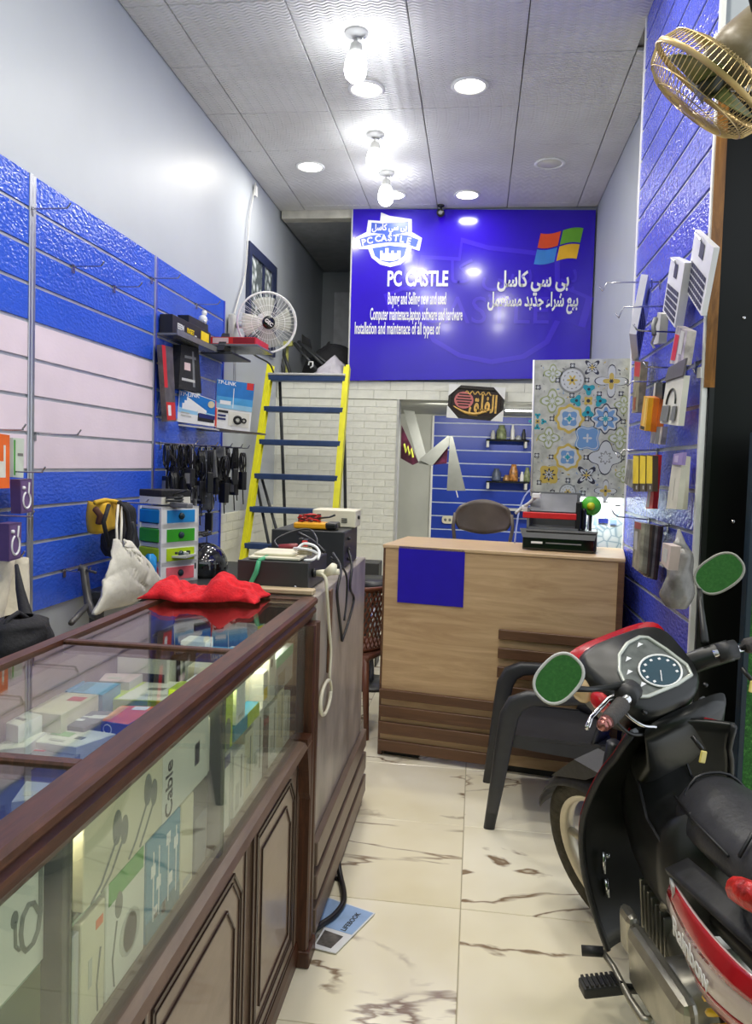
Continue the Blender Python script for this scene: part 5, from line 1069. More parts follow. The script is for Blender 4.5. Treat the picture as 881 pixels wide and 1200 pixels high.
# black power adapters on hooks
HK = 'long hooks crowded with power adapters'
def adapter(seed, M, lab='black power adapter hanging by its coiled cable on the long hooks', grp='black power adapters on the long hooks', up=0):
    r = random.Random(seed); t = thing('power_adapter', lab, 'adapter', M=M, group=grp)
    L_ = .12+.08*r.random(); w_ = .045+.02*r.random(); h_ = .09+.05*r.random()
    obj('brick', B().box(-w_/2, w_/2, -.018, .018, -L_-h_, -L_, bev=.005), BLACK, t, True)
    b = B()
    for k in range(4):
        a, c = .018+.012*r.random(), .05+.03*r.random(); y = -.014+.01*k
        b.tube([(a*math.sin(2*PI*i/12), y, -c+c*math.cos(2*PI*i/12)) for i in range(12)], .0042, 5, True)
    b.tube([(0,0,-.08),(.012,.005,-L_*.8),(0,0,-L_)], .0045, 5)
    b.tube([(.01,.0,-.06),(-.02,.01,-L_-.05),(-.016,.02,-L_-h_-.06-.1*r.random())], .004, 5)
    if up: b.wire([(0,0,-.06),(.02,.01,up*.35),(-.015,-.01,up*.7),(0,0,up)], .004, 5)
    obj('coiled_cable', b, BLACK, t, True)
    if seed % 3 == 0: obj('rating_label', B().box(-w_*.35, w_*.35, -.0195, -.018, -L_-h_*.8, -L_-h_*.25), mat('label_grey', (150,150,146), .5), t, True)
    return t
protos = [adapter(k, Matrix.Translation((0,0,-50))) for k in range(6)]
for r_ in protos: r_['tmp'] = 1
n_ad = 0
hooks_ad = [(4.36,1.567,.22,'first'),(4.60,1.567,.26,'second'),(4.82,1.567,.28,'third'),(5.04,1.567,.28,'fourth'),(5.27,1.567,.26,'fifth')]
for i, (y, z, ln, nm) in enumerate(hooks_ad):
    hook(nm+' long hook from the panel start, holding power adapters', XL, y, z, ln, 1, HK)
    for k in range(4):
        M = Matrix.Translation((XL+.045+(ln-.07)*k/3.2, y, z-.004-.03*((k*3+i) % 3))) @ Matrix.Rotation(-.7+random.uniform(-.5,.5), 4, 'Z')
        src = protos[(i*4+k) % 6]
        lab = ('innermost','second','third','outermost')[k]+' black power adapter on the '+nm+' long hook'
        if 'tmp' in src.keys(): src.matrix_basis = M; src['label'] = lab; del src['tmp']
        else: dup(src, M, lab)
for k, (px, py, Yv) in enumerate([(203,575,4.3),(214,580,4.35),(219,608,4.45),(205,606,4.36),(236,560,4.6),(228,590,4.6),(211,632,4.36),(222,640,4.40),(246,600,4.9)]):
    pw_ = at(px, py-22, Y=Yv); M = Matrix.Translation(pw_) @ Matrix.Rotation(random.uniform(-.8,.8), 4, 'Z'); adapter(20+k, M, 'low-hanging black adapter '+['left of the middle of the tangle','right above the drawer tower','lowest of the middle, above the helmet','beside the white charger card','under the grey film packs','next to the pale charger pack','just behind the drawer tower','in the lowest row, right one','nearest the panel end'][k], up=max(.05, 1.56-pw_.z))
for k, (px, py, w_, h_, Yv) in enumerate([(246,527,16,34,4.75),(258,524,14,40,4.85),(225,585,12,40,4.5),(243,572,12,26,4.7)]):
    P = PY(Yv, (px-w_/2,py+h_),(px+w_/2,py+h_*.95),(px+w_*.35,py),(px-w_*.3,py))
    t, A, n = quadbox('hanging_pack', ['grey film pack among the adapters, left of the far one','grey film pack at the far end of the adapter hooks','smoky pack low in the middle of the adapters','smoky pack low at the right of the adapters'][k], 'pack', P, .03, mat('smoky_film_pack', (112,114,116), .3, var=.25, scale=18), [(GREY,.2,.1,.8,.3),(LGREY,.1,.6,.5,.66)])
    obj('hang_string', B().tube([A(.5,.97), A(.5,1.0)+V((0,0,max(.02,1.565-A(.5,1).z)))], .002, 4), LGREY, t)
t, A, n = quadbox('charger_card', 'white charger card with a black connector print among the adapters', 'pack', PY(4.36,(192,580),(200,581),(199,563),(191,562)), .02, LGREY, [(PRINT_K,.15,.72,.4,.95),(PRINT_K,.55,.7,.9,.9),(GP,.2,.1,.8,.3)])
obj('hang_string', B().tube([A(.5,.97), A(.5,1.0)+V((0,0,max(.02,1.565-A(.5,1).z)))], .002, 4), LGREY, t)
t, A, n = quadbox('charger_card', 'slim pale charger pack lit among the black cables', 'pack', PY(4.4,(215,560),(219,560),(217,540),(214,540)), .02, LGREY)
obj('hang_string', B().tube([A(.5,.97), A(.5,1.0)+V((0,0,max(.02,1.565-A(.5,1).z)))], .002, 4), LGREY, t)
# ------------------------------------------------------------------ work bench with drawers, helmet
t = thing('work_bench', 'low dark bench along the left wall, mostly hidden by the counter', 'bench', (-1.55,4.0,0))
obj('top', B().box(-1.84, -1.22, 3.45, 4.75, .80, .835, bev=.004), DGREY, t)
for x in (-1.8,-1.27):
    for y in (3.5,4.7): obj('leg', B().box(x-.025, x+.025, y-.025, y+.025, 0, .80), DGREY, t)
dM = Matrix.Translation(V((at(152,665,Y=3.8).x+.03, 3.84, .836))) @ Matrix.Rotation(-.50, 4, 'Z')
t = thing('drawer_unit', 'small plastic drawer tower with blue, green, lime and pink drawers', 'drawers', M=dM)
W, D, H = .19, .24, .395
fw = B().box(0, .012, 0, D, 0, H).box(W-.012, W, 0, D, 0, H).box(0, W, D-.01, D, 0, H)
for k in range(5): fw.box(0, W, 0, D, H*k/4-(.012 if k else 0), H*k/4+(.010 if k < 4 else 0))
fw.box(0, .02, -.006, 0, 0, H).box(W-.02, W, -.006, 0, 0, H)
obj('frame', fw, WHITE, t, True)
for k, c in enumerate((mat('drawer_pink', (240,110,120), .35), mat('drawer_lime', (190,224,30), .35), mat('drawer_green', (60,170,40), .35), mat('drawer_blue', (30,140,210), .35))):
    d_ = obj('drawer', B().box(.014, W-.014, -.008, D-.02, H*k/4+.014, H*(k+1)/4-.016, bev=.003).box(W-.0005, W+.004, .03, D-.03, H*k/4+.016, H*(k+1)/4-.018), c, t, True)
    obj('handle', B().lathe([(.001,0),(.018,0),(.016,.008),(.001,.01)], Matrix.Translation((W+.004,D/2,H*(k+.5)/4)) @ Matrix.Rotation(PI/2, 4, 'Y'), 12), mat('handle_dark', (20,50,60), .4), d_, True)
TMd = dM @ Matrix.Translation((0,0,H+.010))
t = thing('product_box', 'white box with a black top lying on the drawer tower', 'box', M=TMd)
obj('carton', B().box(-.01, .17, .01, .2, .001, .04, bev=.002), CARTON, t, True); obj('lid', B().box(-.012, .172, .008, .202, .04, .075, bev=.003), SOFTB, t, True)
t = thing('cable_bundle', 'grey adapter and tangled cables beside the drawer tower', 'cables', M=dM @ Matrix.Translation((.2,.02,H)))
obj('cord', B().wire([(.0+.04*math.cos(k*.8), .05+.04*math.sin(k*.8), .02+.002*k) for k in range(20)]+[(.10,.05,.09)], .006, 6), DGREY, t, True); obj('plug', B().box(-.02, .12, .03, .07, .0, .025, bev=.004), GREY, t, True)
c_ = at(240,663,Y=4.12); hr = .128
t = thing('motorcycle_helmet', 'glossy black motorcycle helmet behind the red cloth', 'helmet', (c_.x, c_.y, .835))
hz = c_.z
def shell(u, v):
    a = 2*PI*u; e = -PI/2*.62+(PI/2*1.62)*v
    return (c_.x+hr*1.0*math.cos(a)*math.cos(e), c_.y+hr*1.12*math.sin(a)*math.cos(e), hz+hr*1.02*math.sin(e))
obj('shell', B().sheet(shell, 36, 20, 0), BLACKG, t)
obj('rim', B().ring(hr*.57, .012, Matrix.Translation((c_.x, c_.y, hz-hr*.83)) @ Matrix.Diagonal((1,1.12,1,1)), 30, 8), SOFTB, t)
obj('visor', B().sheet(lambda u, v: (c_.x+hr*1.03*math.cos(-2.6+1.9*u)*math.cos(-.35+.75*v), c_.y+hr*1.15*math.sin(-2.6+1.9*u)*math.cos(-.35+.75*v), hz+hr*1.04*math.sin(-.35+.75*v)), 16, 8, .004), mat('smoke_visor', (20,22,26), .05, var=0, coat=.8), t)
obj('chin_pad', B().box(c_.x-.09, c_.x+.05, c_.y-.10, c_.y+.10, .8355, hz-hr*.7, bev=.02), SOFTB, t)
t = thing('cable_pile', 'pile of black adapters and cables on the bench beside the helmet', 'cables', (-1.6,3.9,.836))
b = B(); r2 = random.Random(5)
for k in range(12):
    cx_, cy_, cz_ = -1.68+.10*r2.random(), 4.08+.30*r2.random(), .87+.05*k*.35; R2 = .04+.04*r2.random()
    b.tube([(cx_+R2*math.cos(i*PI/6), cy_+R2*math.sin(i*PI/6), cz_+.01*math.sin(i*1.7)) for i in range(12)], .006, 5, True)
obj('cord', b, BLACK, t)['kind'] = 'stuff'
for k in range(7):
    x, y = -1.66+.03*k, 3.98+.04*((k*3) % 5); obj('brick', B().cbox((x, y, .86+.026*(k % 3)), (.05,.10,.035), Matrix.Rotation(k*.7, 3, 'Z'), .005), BLACK if k % 3 else GREY, t)
t = thing('small_parts_tray', 'pale tray of loose small parts between drawers and helmet', 'tray', at(222,650,Y=3.75))
p = at(208,648,Y=3.85); obj('tray', B().box(p.x-.07, p.x+.07, 3.80, 3.95, p.z-.02, p.z-.01), LGREY, t)
for k in range(9): obj('part', B().cbox((p.x-.06+.015*k, 3.83+.02*(k % 4), p.z+.002), (.018,.02,.012+.006*(k % 2)), Matrix.Rotation(k, 3, 'Z'), .002), (WHITE, DGREY, SILVER)[k % 3], t)
obj('leg', B().box(p.x-.06, p.x-.03, 3.86, 3.9, .836, p.z-.02), DGREY, t)
t = thing('crumpled_foil', 'bright blue crumpled wrapper by the drawer tower', 'wrapper', at(176,655,Y=3.5)); p = at(176,656,Y=3.6)
pouch('', '', '', (p.x, 3.6, .836), (.10,.10,p.z-.836+.03), mat('bright_blue_film', (40,150,220), .3), 9., None, .5, .3, t, 'film')
# ------------------------------------------------------------------ goods on the pillar slatwall
XP = .765; GR2 = 'wire hooks on the pillar slatwall'
def rhook(label, tip, Yb):
    p = at(*tip, Y=Yb); z = min(GR, key=lambda g: abs(g-p.z)); t = thing('display_hook', label, 'hook', (XP, Yb, z), GR2)
    obj('wire', B().tube([(XP+.005,Yb,z),(p.x+.03,Yb,z+(p.z-z)*.2),(p.x+.012,Yb,p.z-.02),(p.x,Yb,p.z)], .0034, 6), STEEL, t)
    obj('back_clip', B().box(XP-.006, XP, Yb-.012, Yb+.012, z-.03, z+.008), STEEL, t)
for tip, Yb, lab in [((703,336),3.55,'hook reaching over the white wall at the level of the middle keyboard shell'),((722,367),3.35,'hook reaching out below the edge-on keyboard shell'),((743,380),3.12,'hook passing in front of the small hanging adapter'),((754,424),3.05,'hook in front of the clear cable pack'),((733,447),3.5,'hook over the top of the patterned board'),((722,531),3.45,'hook carrying the three yellow packs'),((717,597),3.55,'hook above the bright lit panel'),((745,628),3.2,'hook with a bent tip among the dark pouches'),((785,117),3.4,'bare hook just under the ceiling by the cage fan'),((812,432),2.92,'bare hook near the pillar corner')]: rhook(lab, tip, Yb)
WSH = mat('white_keyboard_shell', (232,232,236), .35, var=.02)
KEYD = mat('key_slot', (44,44,76), .5)
def shell_(lab, P, th=.018):
    t, A, n = quadbox('keyboard_shell', lab, 'laptop part', P, th, WSH, [(KEYD,.08,.04+.105*k,.92,.115+.105*k) for k in range(5)]+[(KEYD,.40,.70,.62,.93)])
    b = B()
    for k in range(5):
        for j in range(1, 9): b.slab([A(.08+.84*j/9-.008,.04+.105*k)+n*.003, A(.08+.84*j/9+.008,.04+.105*k)+n*.003, A(.08+.84*j/9+.008,.115+.105*k)+n*.003, A(.08+.84*j/9-.008,.115+.105*k)+n*.003], .0006)
    obj('key_web', b, mat('web_grey', (120,120,150), .4), t)
    obj('hook_loop', B().tube([A(.5,.93)+n*.004, A(.5,.98)+n*.01, A(.2,1.0)+n*.012], .003, 5), STEEL, t)
    return t
shell_('largest white laptop keyboard shell, hung nearest the pillar corner', PX(.725,(804,341),(822,370),(837,290),(815,269)))
shell_('middle white laptop keyboard shell on the pillar slatwall', PX(.70,(777,364),(791,384),(803,308),(787,301)), .03)
shell_('white laptop keyboard shell turned almost edge-on on the pillar', [at(746,392,X=.66), at(749,424,X=.72), at(764,346,X=.73), at(760,322,X=.69)], .03)
t = thing('power_adapter', 'small pale adapter with a plug hung below the middle keyboard shell', 'adapter', at(770,380,X=.68))
obj('body', B().slab(PX(.68,(766,404),(772,402),(775,368),(771,366)), -.03), LGREY, t); obj('plug', B().tube([at(769,373,X=.66), at(766,382,X=.65), at(767,392,X=.65)], .010, 6), GREY, t); obj('lead', B().tube([at(768,392,X=.66), at(764,402,X=.66), at(767,408,X=.67)], .005, 5), LGREY, t)
FP = mat('clear_film_pack', (196,188,184), .25, var=.25, scale=22)
quadbox('hanging_pack', 'clear film pack with red connectors below the middle keyboard shell', 'pack', PX(.69,(785,426),(800,428),(806,388),(793,382)), .03, FP, [(PRINT_R,.05,.1,.4,.8),(LGREY,.5,.3,.8,.95)])
quadbox('hanging_pack', 'thin packet of red and tan parts at the inner edge of the pillar slatwall', 'pack', PX(.70,(741,484),(747,483),(752,424),(744,422)), .03, mat('tan_film', (150,140,110), .4, var=.2, scale=25), [(PRINT_R,.1,.7,.9,.98),(mat('rust_print',(150,70,40),.4),.2,.05,.6,.3)])
t, A, n = quadbox('cable_pack', 'white pack with a grey header and a looped black cable', 'pack', PX(.69,(774,496),(795,499),(802,440),(781,447)), .02, CARTON, [(mat('header_grey',(96,92,96),.4),.0,.98,1,1)])
obj('header_card', B().slab([A(0,1.0), A(1.02,1.0), A(1.1,1.32), A(.12,1.30)], .006), mat('header_grey', (0,0,0)), t)
obj('cable_print', B().tube([A(.30+.25*math.cos(q_)+.2, .45+.33*math.sin(q_))+n*.003 for q_ in [PI-j*PI/10 for j in range(11)]], .0035, 5), DGREY, t)
obj('connector', B().slab([A(.05,.06)+n*.003, A(.45,.06)+n*.003, A(.5,.42)+n*.003, A(.1,.42)+n*.003], .004).slab([A(.62,.1)+n*.003, A(.85,.1)+n*.003, A(.88,.4)+n*.003, A(.68,.4)+n*.003], .004), GREY, t)
for k in range(3):
    x = 750+6.5*k
    quadbox('orange_pack', ['orange connector pack in clear film, leftmost of the bunch','orange connector pack in clear film, middle of the bunch','orange connector pack in clear film, next to the cable pack'][k], 'pack', PX(.66+.02*k,(x,503+k),(x+6.5,505+k),(x+10.5,466+k*.5),(x+5,464)), .025, [mat('amber_film', (236,176,30), .3, var=.1), mat('amber_film2', (224,120,30), .3, var=.1), mat('amber_film3', (216,110,36), .3, var=.1)][k], [(PRINT_K,.1,.02,.8,.12),(mat('pale_amber',(250,220,120),.3),.55,.2,.75,.95)], (), 'orange packs in clear film')
obj_ = quadbox('hanging_pack', 'clear film strips hanging below the orange packs', 'pack', PX(.70,(762,519),(774,521),(777,500),(764,500)), .02, FP, [(GREY,.5,.0,.8,1)])
quadbox('hanging_pack', 'black and clear header above the orange packs', 'pack', PX(.70,(765,466),(776,468),(777,448),(767,448)), .02, BLACK, [(LGREY,.05,.1,.25,.95)])
for k in range(3):
    x = 742+8*k
    t, A, n = quadbox('yellow_pack', ['yellow long pack, leftmost of three in a row','yellow long pack, middle of three in a row','yellow long pack, rightmost of three beside the red strip'][k], 'pack', PX(.66,(x,576),(x+7,576),(x+7.5,534),(x+.6,533)), .02, mat('dark_brown_card', (60,40,20), .4), [(YELLOW,.0,.22,.95,.98),(LGREY,.55,.06,.75,.16)], (), 'row of yellow packs')
quadbox('red_strip_pack', 'red strip pack with a white swoosh beside the yellow packs', 'pack', PX(.69,(757,596),(765,596),(770,533),(766,533)), .02, PRINT_R, [(LGREY,.1,.02,.5,.35),(mat('dark_red_print',(0,0,0)),.3,.5,.9,.9)])
quadbox('cable_sleeve', 'long ivory sleeve with a lilac header, nearer one', 'pack', PX(.67,(781,596),(793,597),(799,545),(788,544)), .02, mat('ivory_sleeve', (216,212,196), .35, var=.06), [(GP2,.5,.2,.55,.7),(mat('lilac_print',(150,130,190),.4),.0,.99,1.0,1.0)])
quadbox('cable_sleeve', 'long ivory sleeve pressed behind the nearer sleeve', 'pack', PX(.72,(791,597),(799,597),(803,535),(797,534)), .02, mat('ivory_sleeve', (0,0,0)), [(mat('lilac_print',(0,0,0)),.0,.82,1,1)])
quadbox('lilac_header', 'lilac header card on top of the ivory sleeves', 'card', PX(.665,(788,544),(799,545),(801,530),(790,532)), .012, mat('lilac_print', (0,0,0)), [(mat('pale_lilac',(196,180,220),.4),.2,.2,.6,.8)])
quadbox('hanging_pack', 'grey fluffy packet hanging against the patterned board edge', 'pack', PX(.66,(732,566),(741,572),(744,540),(736,538)), .02, mat('dull_fluff', (140,140,134), .8, var=.2, scale=30), [(GREY,.2,.3,.7,.6)])
for k in range(8):
    x0, x1 = 744+3.2*k, 742+2.6*k
    c_ = [mat('olive_pouch', (150,146,130), .35, var=.25, scale=24), mat('brown_pouch', (96,76,64), .4, var=.25, scale=24), mat('dark_pouch', (66,58,52), .4, var=.2, scale=24)][(k+1) % 3 if k > 2 else 0]
    quadbox('parts_pouch', ['pale film pouch, foremost of the red-topped bundle','pale pouch second from the front of the bundle','grey pouch third from the front of the bundle','dark pouch fourth in the bundle','brown pouch fifth in the bundle','dark pouch sixth in the bundle','dark pouch with a red top near the bundle back','brown pouch with a bright red top, last of the bundle'][k], 'pouch', PX(.60+.018*k,(x1-1,664+2.2*k-1.2*max(0,k-5)),(x1+7,668+2*k-1.2*max(0,k-5)),(x0+8,613+.6*k),(x0,611+.6*k)), .012, c_, [(PRINT_R,.0,.80-.1*(k > 5),1,1)] if k > 3 else [(mat('dull_red_print',(170,84,84),.4),.1,.86,1,1),(LGREY,.2,.4,.6,.8)], (), 'bundle of red-topped pouches')
p = at(789,712,X=.66)
t = pouch('film_bag', 'grey translucent bag of parts hung by a knot near the pillar corner', 'bag', (.675, at(791,668,X=.66).y, at(790,712,X=.66).z), (.10,.125,at(795,640,X=.66).z-at(790,712,X=.66).z), mat('grey_film_bag', (138,136,132), .25, var=.15, scale=14, bump=.4, bscale=30), 3.3, None, .2, .14)
obj('knot', B().tube([at(796,646,X=.67), at(797,634,X=.675), at(796,621,X=.68)], [.04,.016,.005], 8), mat('grey_film_bag', (0,0,0)), t)
quadbox('parts_pouch', 'small pink and white card tied in front of the grey film bag', 'card', PX(.60,(775,660),(783,668),(787,640),(777,636)), .03, mat('pale_rose_card', (206,190,184), .4), [(LGREY,.2,.2,.7,.8)])
t = thing('hanging_tag', 'small clear tag hanging on the pillar slats near the corner', 'tag', at(820,440,X=.74))
obj('tag', B().slab(PX(.74,(818,443),(823,443),(823,430),(819,431)), .004), LGREY, t)
# ------------------------------------------------------------------ cage fan over the pillar corner
fo = at(832, 99, Y=2.45); ax = V((-.60,.30,-.74)).normalized()
e1 = at(881,150,Y=2.45)-at(776,66,Y=2.45); e1 = (e1-ax*e1.dot(ax)).normalized(); M3 = Matrix((e1, ax.cross(e1), ax)).transposed().to_4x4(); M3.translation = fo
BR = mat('brass_wire', (196,170,118), .35, .6, var=.08)
t = thing('cage_fan', 'old brass-wire cage fan mounted high beside the pillar slatwall', 'fan', fo)
RF = .198
obj('rim_band', B().lathe([(RF+.004,-.008),(RF+.004,.008),(RF-.002,.008),(RF-.002,-.008),(RF+.004,-.008)], M3, 48, False), BR, t)
gb = B()
for k in range(72):
    a = 2*PI*k/72; c, s = math.cos(a), math.sin(a)
    gb.tube([M3 @ V((r*c, r*s, z)) for r, z in ((.03,.088),(.09,.086),(.14,.076),(.178,.05),(RF,.006))], .0013, 4)
    gb.tube([M3 @ V((r*c, r*s, z)) for r, z in ((RF,-.006),(.178,-.05),(.13,-.07),(.07,-.076))], .0013, 4)
for r, z in ((.17,.058),(.12,.081),(.07,.087)): gb.ring(r, .0018, M3 @ Matrix.Translation((0,0,z)), 40, 4)
for r, z in ((.178,-.05),(.10,-.073)): gb.ring(r, .002, M3 @ Matrix.Translation((0,0,z)), 40, 4)
obj('wire_cage', gb, BR, t)
obj('boss', B().lathe([(.001,.094),(.03,.092),(.034,.084),(.001,.08)], M3, 18), BR, t)
for k in range(3):
    def bl(u, v, k=k):
        r = .03+.13*u; a = 2*PI*k/3+(v-.5)*1.2; return M3 @ V((r*math.cos(a), r*math.sin(a), .0+.05*(v-.5)))
    obj('blade', B().sheet(bl, 6, 6, .002), mat('olive_blade', (110,116,66), .35), t)
obj('hub', B().lathe([(.001,.03),(.03,.028),(.034,.0),(.03,-.04),(.001,-.05)], M3, 16), mat('dark_hub', (40,42,28), .4), t)
mo = M3 @ V((0,0,-.06))
OL = wood('worn_motor_paint', (92,78,54), (134,126,104), (3,3,3), .4)
d_ = (V((.92,2.58,2.93))-mo).normalized(); bx, by, _ = basis(d_); MM = Matrix((bx, by, d_)).transposed().to_4x4(); MM.translation = mo
mt = obj('motor', B().lathe([(.001,-.01),(.06,-.008),(.085,.02),(.09,.09),(.09,.20),(.08,.24),(.05,.262),(.001,.265)], MM, 24), OL, t)
obj('thumb_screw', B().tube([MM @ V((-.05,.075,.13)), MM @ V((-.06,.12,.13))], .008, 8).ball(MM @ V((-.062,.125,.13)), .014, None, 5), BLACK, mt)
obj('mount', B().tube([MM @ V((0,0,.22)), V((1.02,2.70,2.72)), V((1.02,2.81,2.66))], [.035,.04,.05], 10), mat('dark_bracket', (44,40,36), .4), t)
# ------------------------------------------------------------------ turf board by the pillar
tb = thing('turf_board', 'tall board covered with green artificial turf at the right edge', 'board', (1.1,2.66,0))
obj('turf', B().box(.885, 1.35, 2.60, 2.63, 0, 1.13), TURF, tb); obj('edge', B().box(.868, .887, 2.595, 2.64, 0, 1.62, bev=.003).box(.887, 1.35, 2.60, 2.635, 1.13, 1.62), mat('blue_black_edge', (16,38,52), .4), tb)
# ------------------------------------------------------------------ dark plastic armchair by the desk
CP = mat('charcoal_plastic', (50,51,55), .42, var=.06, scale=20)
t = thing('plastic_armchair', 'charcoal plastic armchair between the desk and the scooter', 'chair', (.42,3.42,0))
# faces -x; s runs from the front (0) to the back (1)
def arm(y, sgn):
    pts = [V((.10,y-.0*sgn,0)),V((.125,y,.20)),V((.150,y,.42)),V((.165,y,.53)),V((.19,y,.585)),V((.24,y,.612)),V((.32,y,.618)),V((.42,y,.622)),V((.50,y,.64)),V((.57,y,.675)),V((.63,y-.02*sgn,.73))]
    wd = [.045,.058,.072,.080,.082,.07,.058,.05,.048,.048,.05]; th = [.030,.036,.042,.046,.05,.05,.05,.05,.048,.046,.05]
    R = []
    for i, p in enumerate(pts):
        dr = (pts[min(i+1,len(pts)-1)]-pts[max(i-1,0)]).normalized(); nrm = V((dr.z,0,-dr.x))
        a, b_ = wd[i]*.5, th[i]*.5
        R.append([p+nrm*a*math.copysign(abs(math.cos(q_))**.6, math.cos(q_))+V((0,1,0))*b_*math.copysign(abs(math.sin(q_))**.6, math.sin(q_)) for q_ in [2*PI*k/16 for k in range(16)]])
    b = B(); b.smooth = True; return b.rings(R)
ya, yb_ = 3.15, 3.62
obj('front_leg_and_arm', arm(ya, 1), CP, t); obj('front_leg_and_arm', arm(yb_, -1), CP, t)
for y, s in ((ya+.02, 1), (yb_-.02, -1)):
    b = B(); b.smooth = False
    obj('rear_leg', b.hexa([V((.63,y-.02,0)),V((.68,y-.02,0)),V((.68,y+.02,0)),V((.63,y+.02,0)),V((.53,y-.028,.42)),V((.61,y-.028,.42)),V((.61,y+.028,.42)),V((.53,y+.028,.42))]), CP, t)
def seat(u, v): return (.17+.42*u, ya+.005+(yb_-ya-.01)*v, .435-.025*math.sin(PI*v)*math.sin(PI*min(1,u*1.1))-.02*u)
obj('seat', B().sheet(seat, 16, 16, .012), CP, t)
for y in (ya+.012, yb_-.016): obj('side_apron', B().prism([(.165,.44),(.60,.42),(.60,.30),(.50,.345),(.35,.36),(.165,.385)], .008, Matrix(((1,0,0,0),(0,0,-1,y),(0,1,0,0),(0,0,0,1)))), CP, t)
def back(u, v):
    a = (u-.5); return (.60+.07*v-.10*(2*a)**2*(1-.2*v)+.0, (ya+yb_)/2+a*(yb_-ya)*(1-.12*v), .42+.40*v-.10*(2*abs(a))**3*v)
obj('backrest', B().sheet(back, 18, 12, .012), CP, t)
t.scale = (1, 1, .9)
# ------------------------------------------------------------------ scooter (local: x right, y forward, z up)
SM_ = Matrix.Translation((.63,1.96,0)) @ Matrix.Rotation(math.radians(12), 4, 'Z') @ Matrix.Rotation(math.radians(-5), 4, 'Y')
sc = thing('motor_scooter', 'black and red step-through scooter parked at the right foreground', 'scooter', M=SM_)
def so(name, b, m, parent=None, M=None):          # scooter part in scooter-local coordinates
    if M is not None: b.b.transform(M)
    return obj(name, b, m, parent or sc, True)
TY = mat('tyre_rubber', (70,66,54), .85, var=.15, scale=40, bump=.4, bscale=80); RIM = mat('pale_alloy', (206,198,176), .35, .4, var=.06)
BK = mat('scooter_black', (30,31,30), .36, var=.08, scale=14); BK2 = mat('scooter_satin', (44,44,46), .5, var=.1, scale=20, bump=.1, bscale=60)
AL = mat('engine_alloy', (176,172,160), .34, .75, var=.1, scale=14)
STEER = math.radians(23)
HEADP = V((0,.19,.95)); AXLE = V((0,.56,.262)); RW = .262
sdir = (V((0,.19,1.0))-V((0,.47,.30))).normalized()
SR = Matrix.Translation(HEADP) @ Matrix.Rotation(STEER, 4, sdir) @ Matrix.Translation(-HEADP)     # turn about the steering axis
def wheel(name, cen, Mt, R=RW):
    W = Mt @ Matrix.Translation(cen) @ Matrix.Rotation(PI/2, 4, 'Y')
    prof = [(R-.062,-.022),(R-.05,-.033),(R-.025,-.038),(R-.008,-.026),(R,0),(R-.008,.026),(R-.025,.038),(R-.05,.033),(R-.062,.022),(R-.062,-.022)]
    w = so(name, B().lathe(prof, W, 48, False), TY)
    tr = B()
    for k in range(60):
        a = 2*PI*k/60
        tr.hexa([W @ (Matrix.Rotation(a, 4, 'Z') @ V(p)) for p in ((R-.004,-.02,.0),(R-.002,-.006,0),(R-.003,.004,.018),(R-.006,-.01,.018),(R+.002,-.02,.0),(R+.004,-.006,0),(R+.002,.004,.018),(R+.0,-.01,.018))])
    so('tread_blocks', tr, TY, w)['kind'] = 'stuff'
    so('rim', B().lathe([(R-.060,-.026),(R-.075,-.024),(R-.082,-.012),(R-.082,.012),(R-.075,.024),(R-.060,.026),(R-.060,-.026)], W, 48, False), RIM, w)
    hb_ = so('hub', B().lathe([(.001,-.05),(.03,-.05),(.05,-.03),(.05,.03),(.03,.05),(.001,.05)], W, 20), RIM, w)
    for k in range(5):
        a = 2*PI*k/5+.3
        so('spoke', B().tube([W @ V((.035*math.cos(a), .035*math.sin(a), 0)), W @ V(((R-.075)*math.cos(a+.10), (R-.075)*math.sin(a+.10), 0))], [.018,.012], 8), RIM, w)
    so('brake_disc', B().lathe([(.06,.034),(.105,.034),(.105,.038),(.06,.038),(.06,.034)], W, 28, False), CHROME, w)
    return w
wheel('front_wheel', AXLE, SR); wheel('rear_wheel', V((0,-.63,.262)), Matrix())
for x in (-.075,.075): so('fork', B().tube([(x,.56,.262),(x,.47,.46),(x*.8,.36,.72)], [.02,.02,.024], 10), BK, M=SR)
def fender(u, v):
    a = math.radians(20+125*u); r = RW+.028; w_ = .062*(1-.25*abs(2*u-1)**4)
    t_ = (v-.5)*2; return (w_*t_, AXLE.y+r*math.cos(a)-.0, AXLE.z+(r-.045*t_*t_)*math.sin(a))
so('front_fender', B().sheet(fender, 24, 8, .004), BK2, M=SR)
so('fender_tip', B().prism([(AXLE.y-.02,.545),(AXLE.y+.16,.50),(AXLE.y+.02,.60),(AXLE.y-.10,.59)], .10, Matrix(((0,0,1,-.05),(1,0,0,0),(0,1,0,0),(0,0,0,1)))), BK2, M=SR)
# leg shield: curved sheet facing the rider, red outer skin
def shield_in(u, v, off=0):
    s = 2*u-1; z = .17+.66*v
    hw = (.165+.05*math.sin(PI*min(1, v*1.15)))*(1 if v < .8 else 1-.9*(v-.8))
    y = .33-.16*(v-.35)**2*2.0-.12*(v > .55)*(v-.55)-.05*abs(s)**2.2*(1.2)+off
    return (hw*s, y, z)
so('leg_shield', B().sheet(lambda u, v: shield_in(u, v), 24, 18, .012), BK)
so('outer_cowl', B().sheet(lambda u, v: shield_in(1-u, v, .028+.05*(1-(2*u-1)**2)), 20, 16, .006), RED)
so('shield_edge', B().tube([shield_in(0, v/16) for v in range(17)], .008, 6).tube([shield_in(1, v/16) for v in range(17)], .008, 6), BK2)
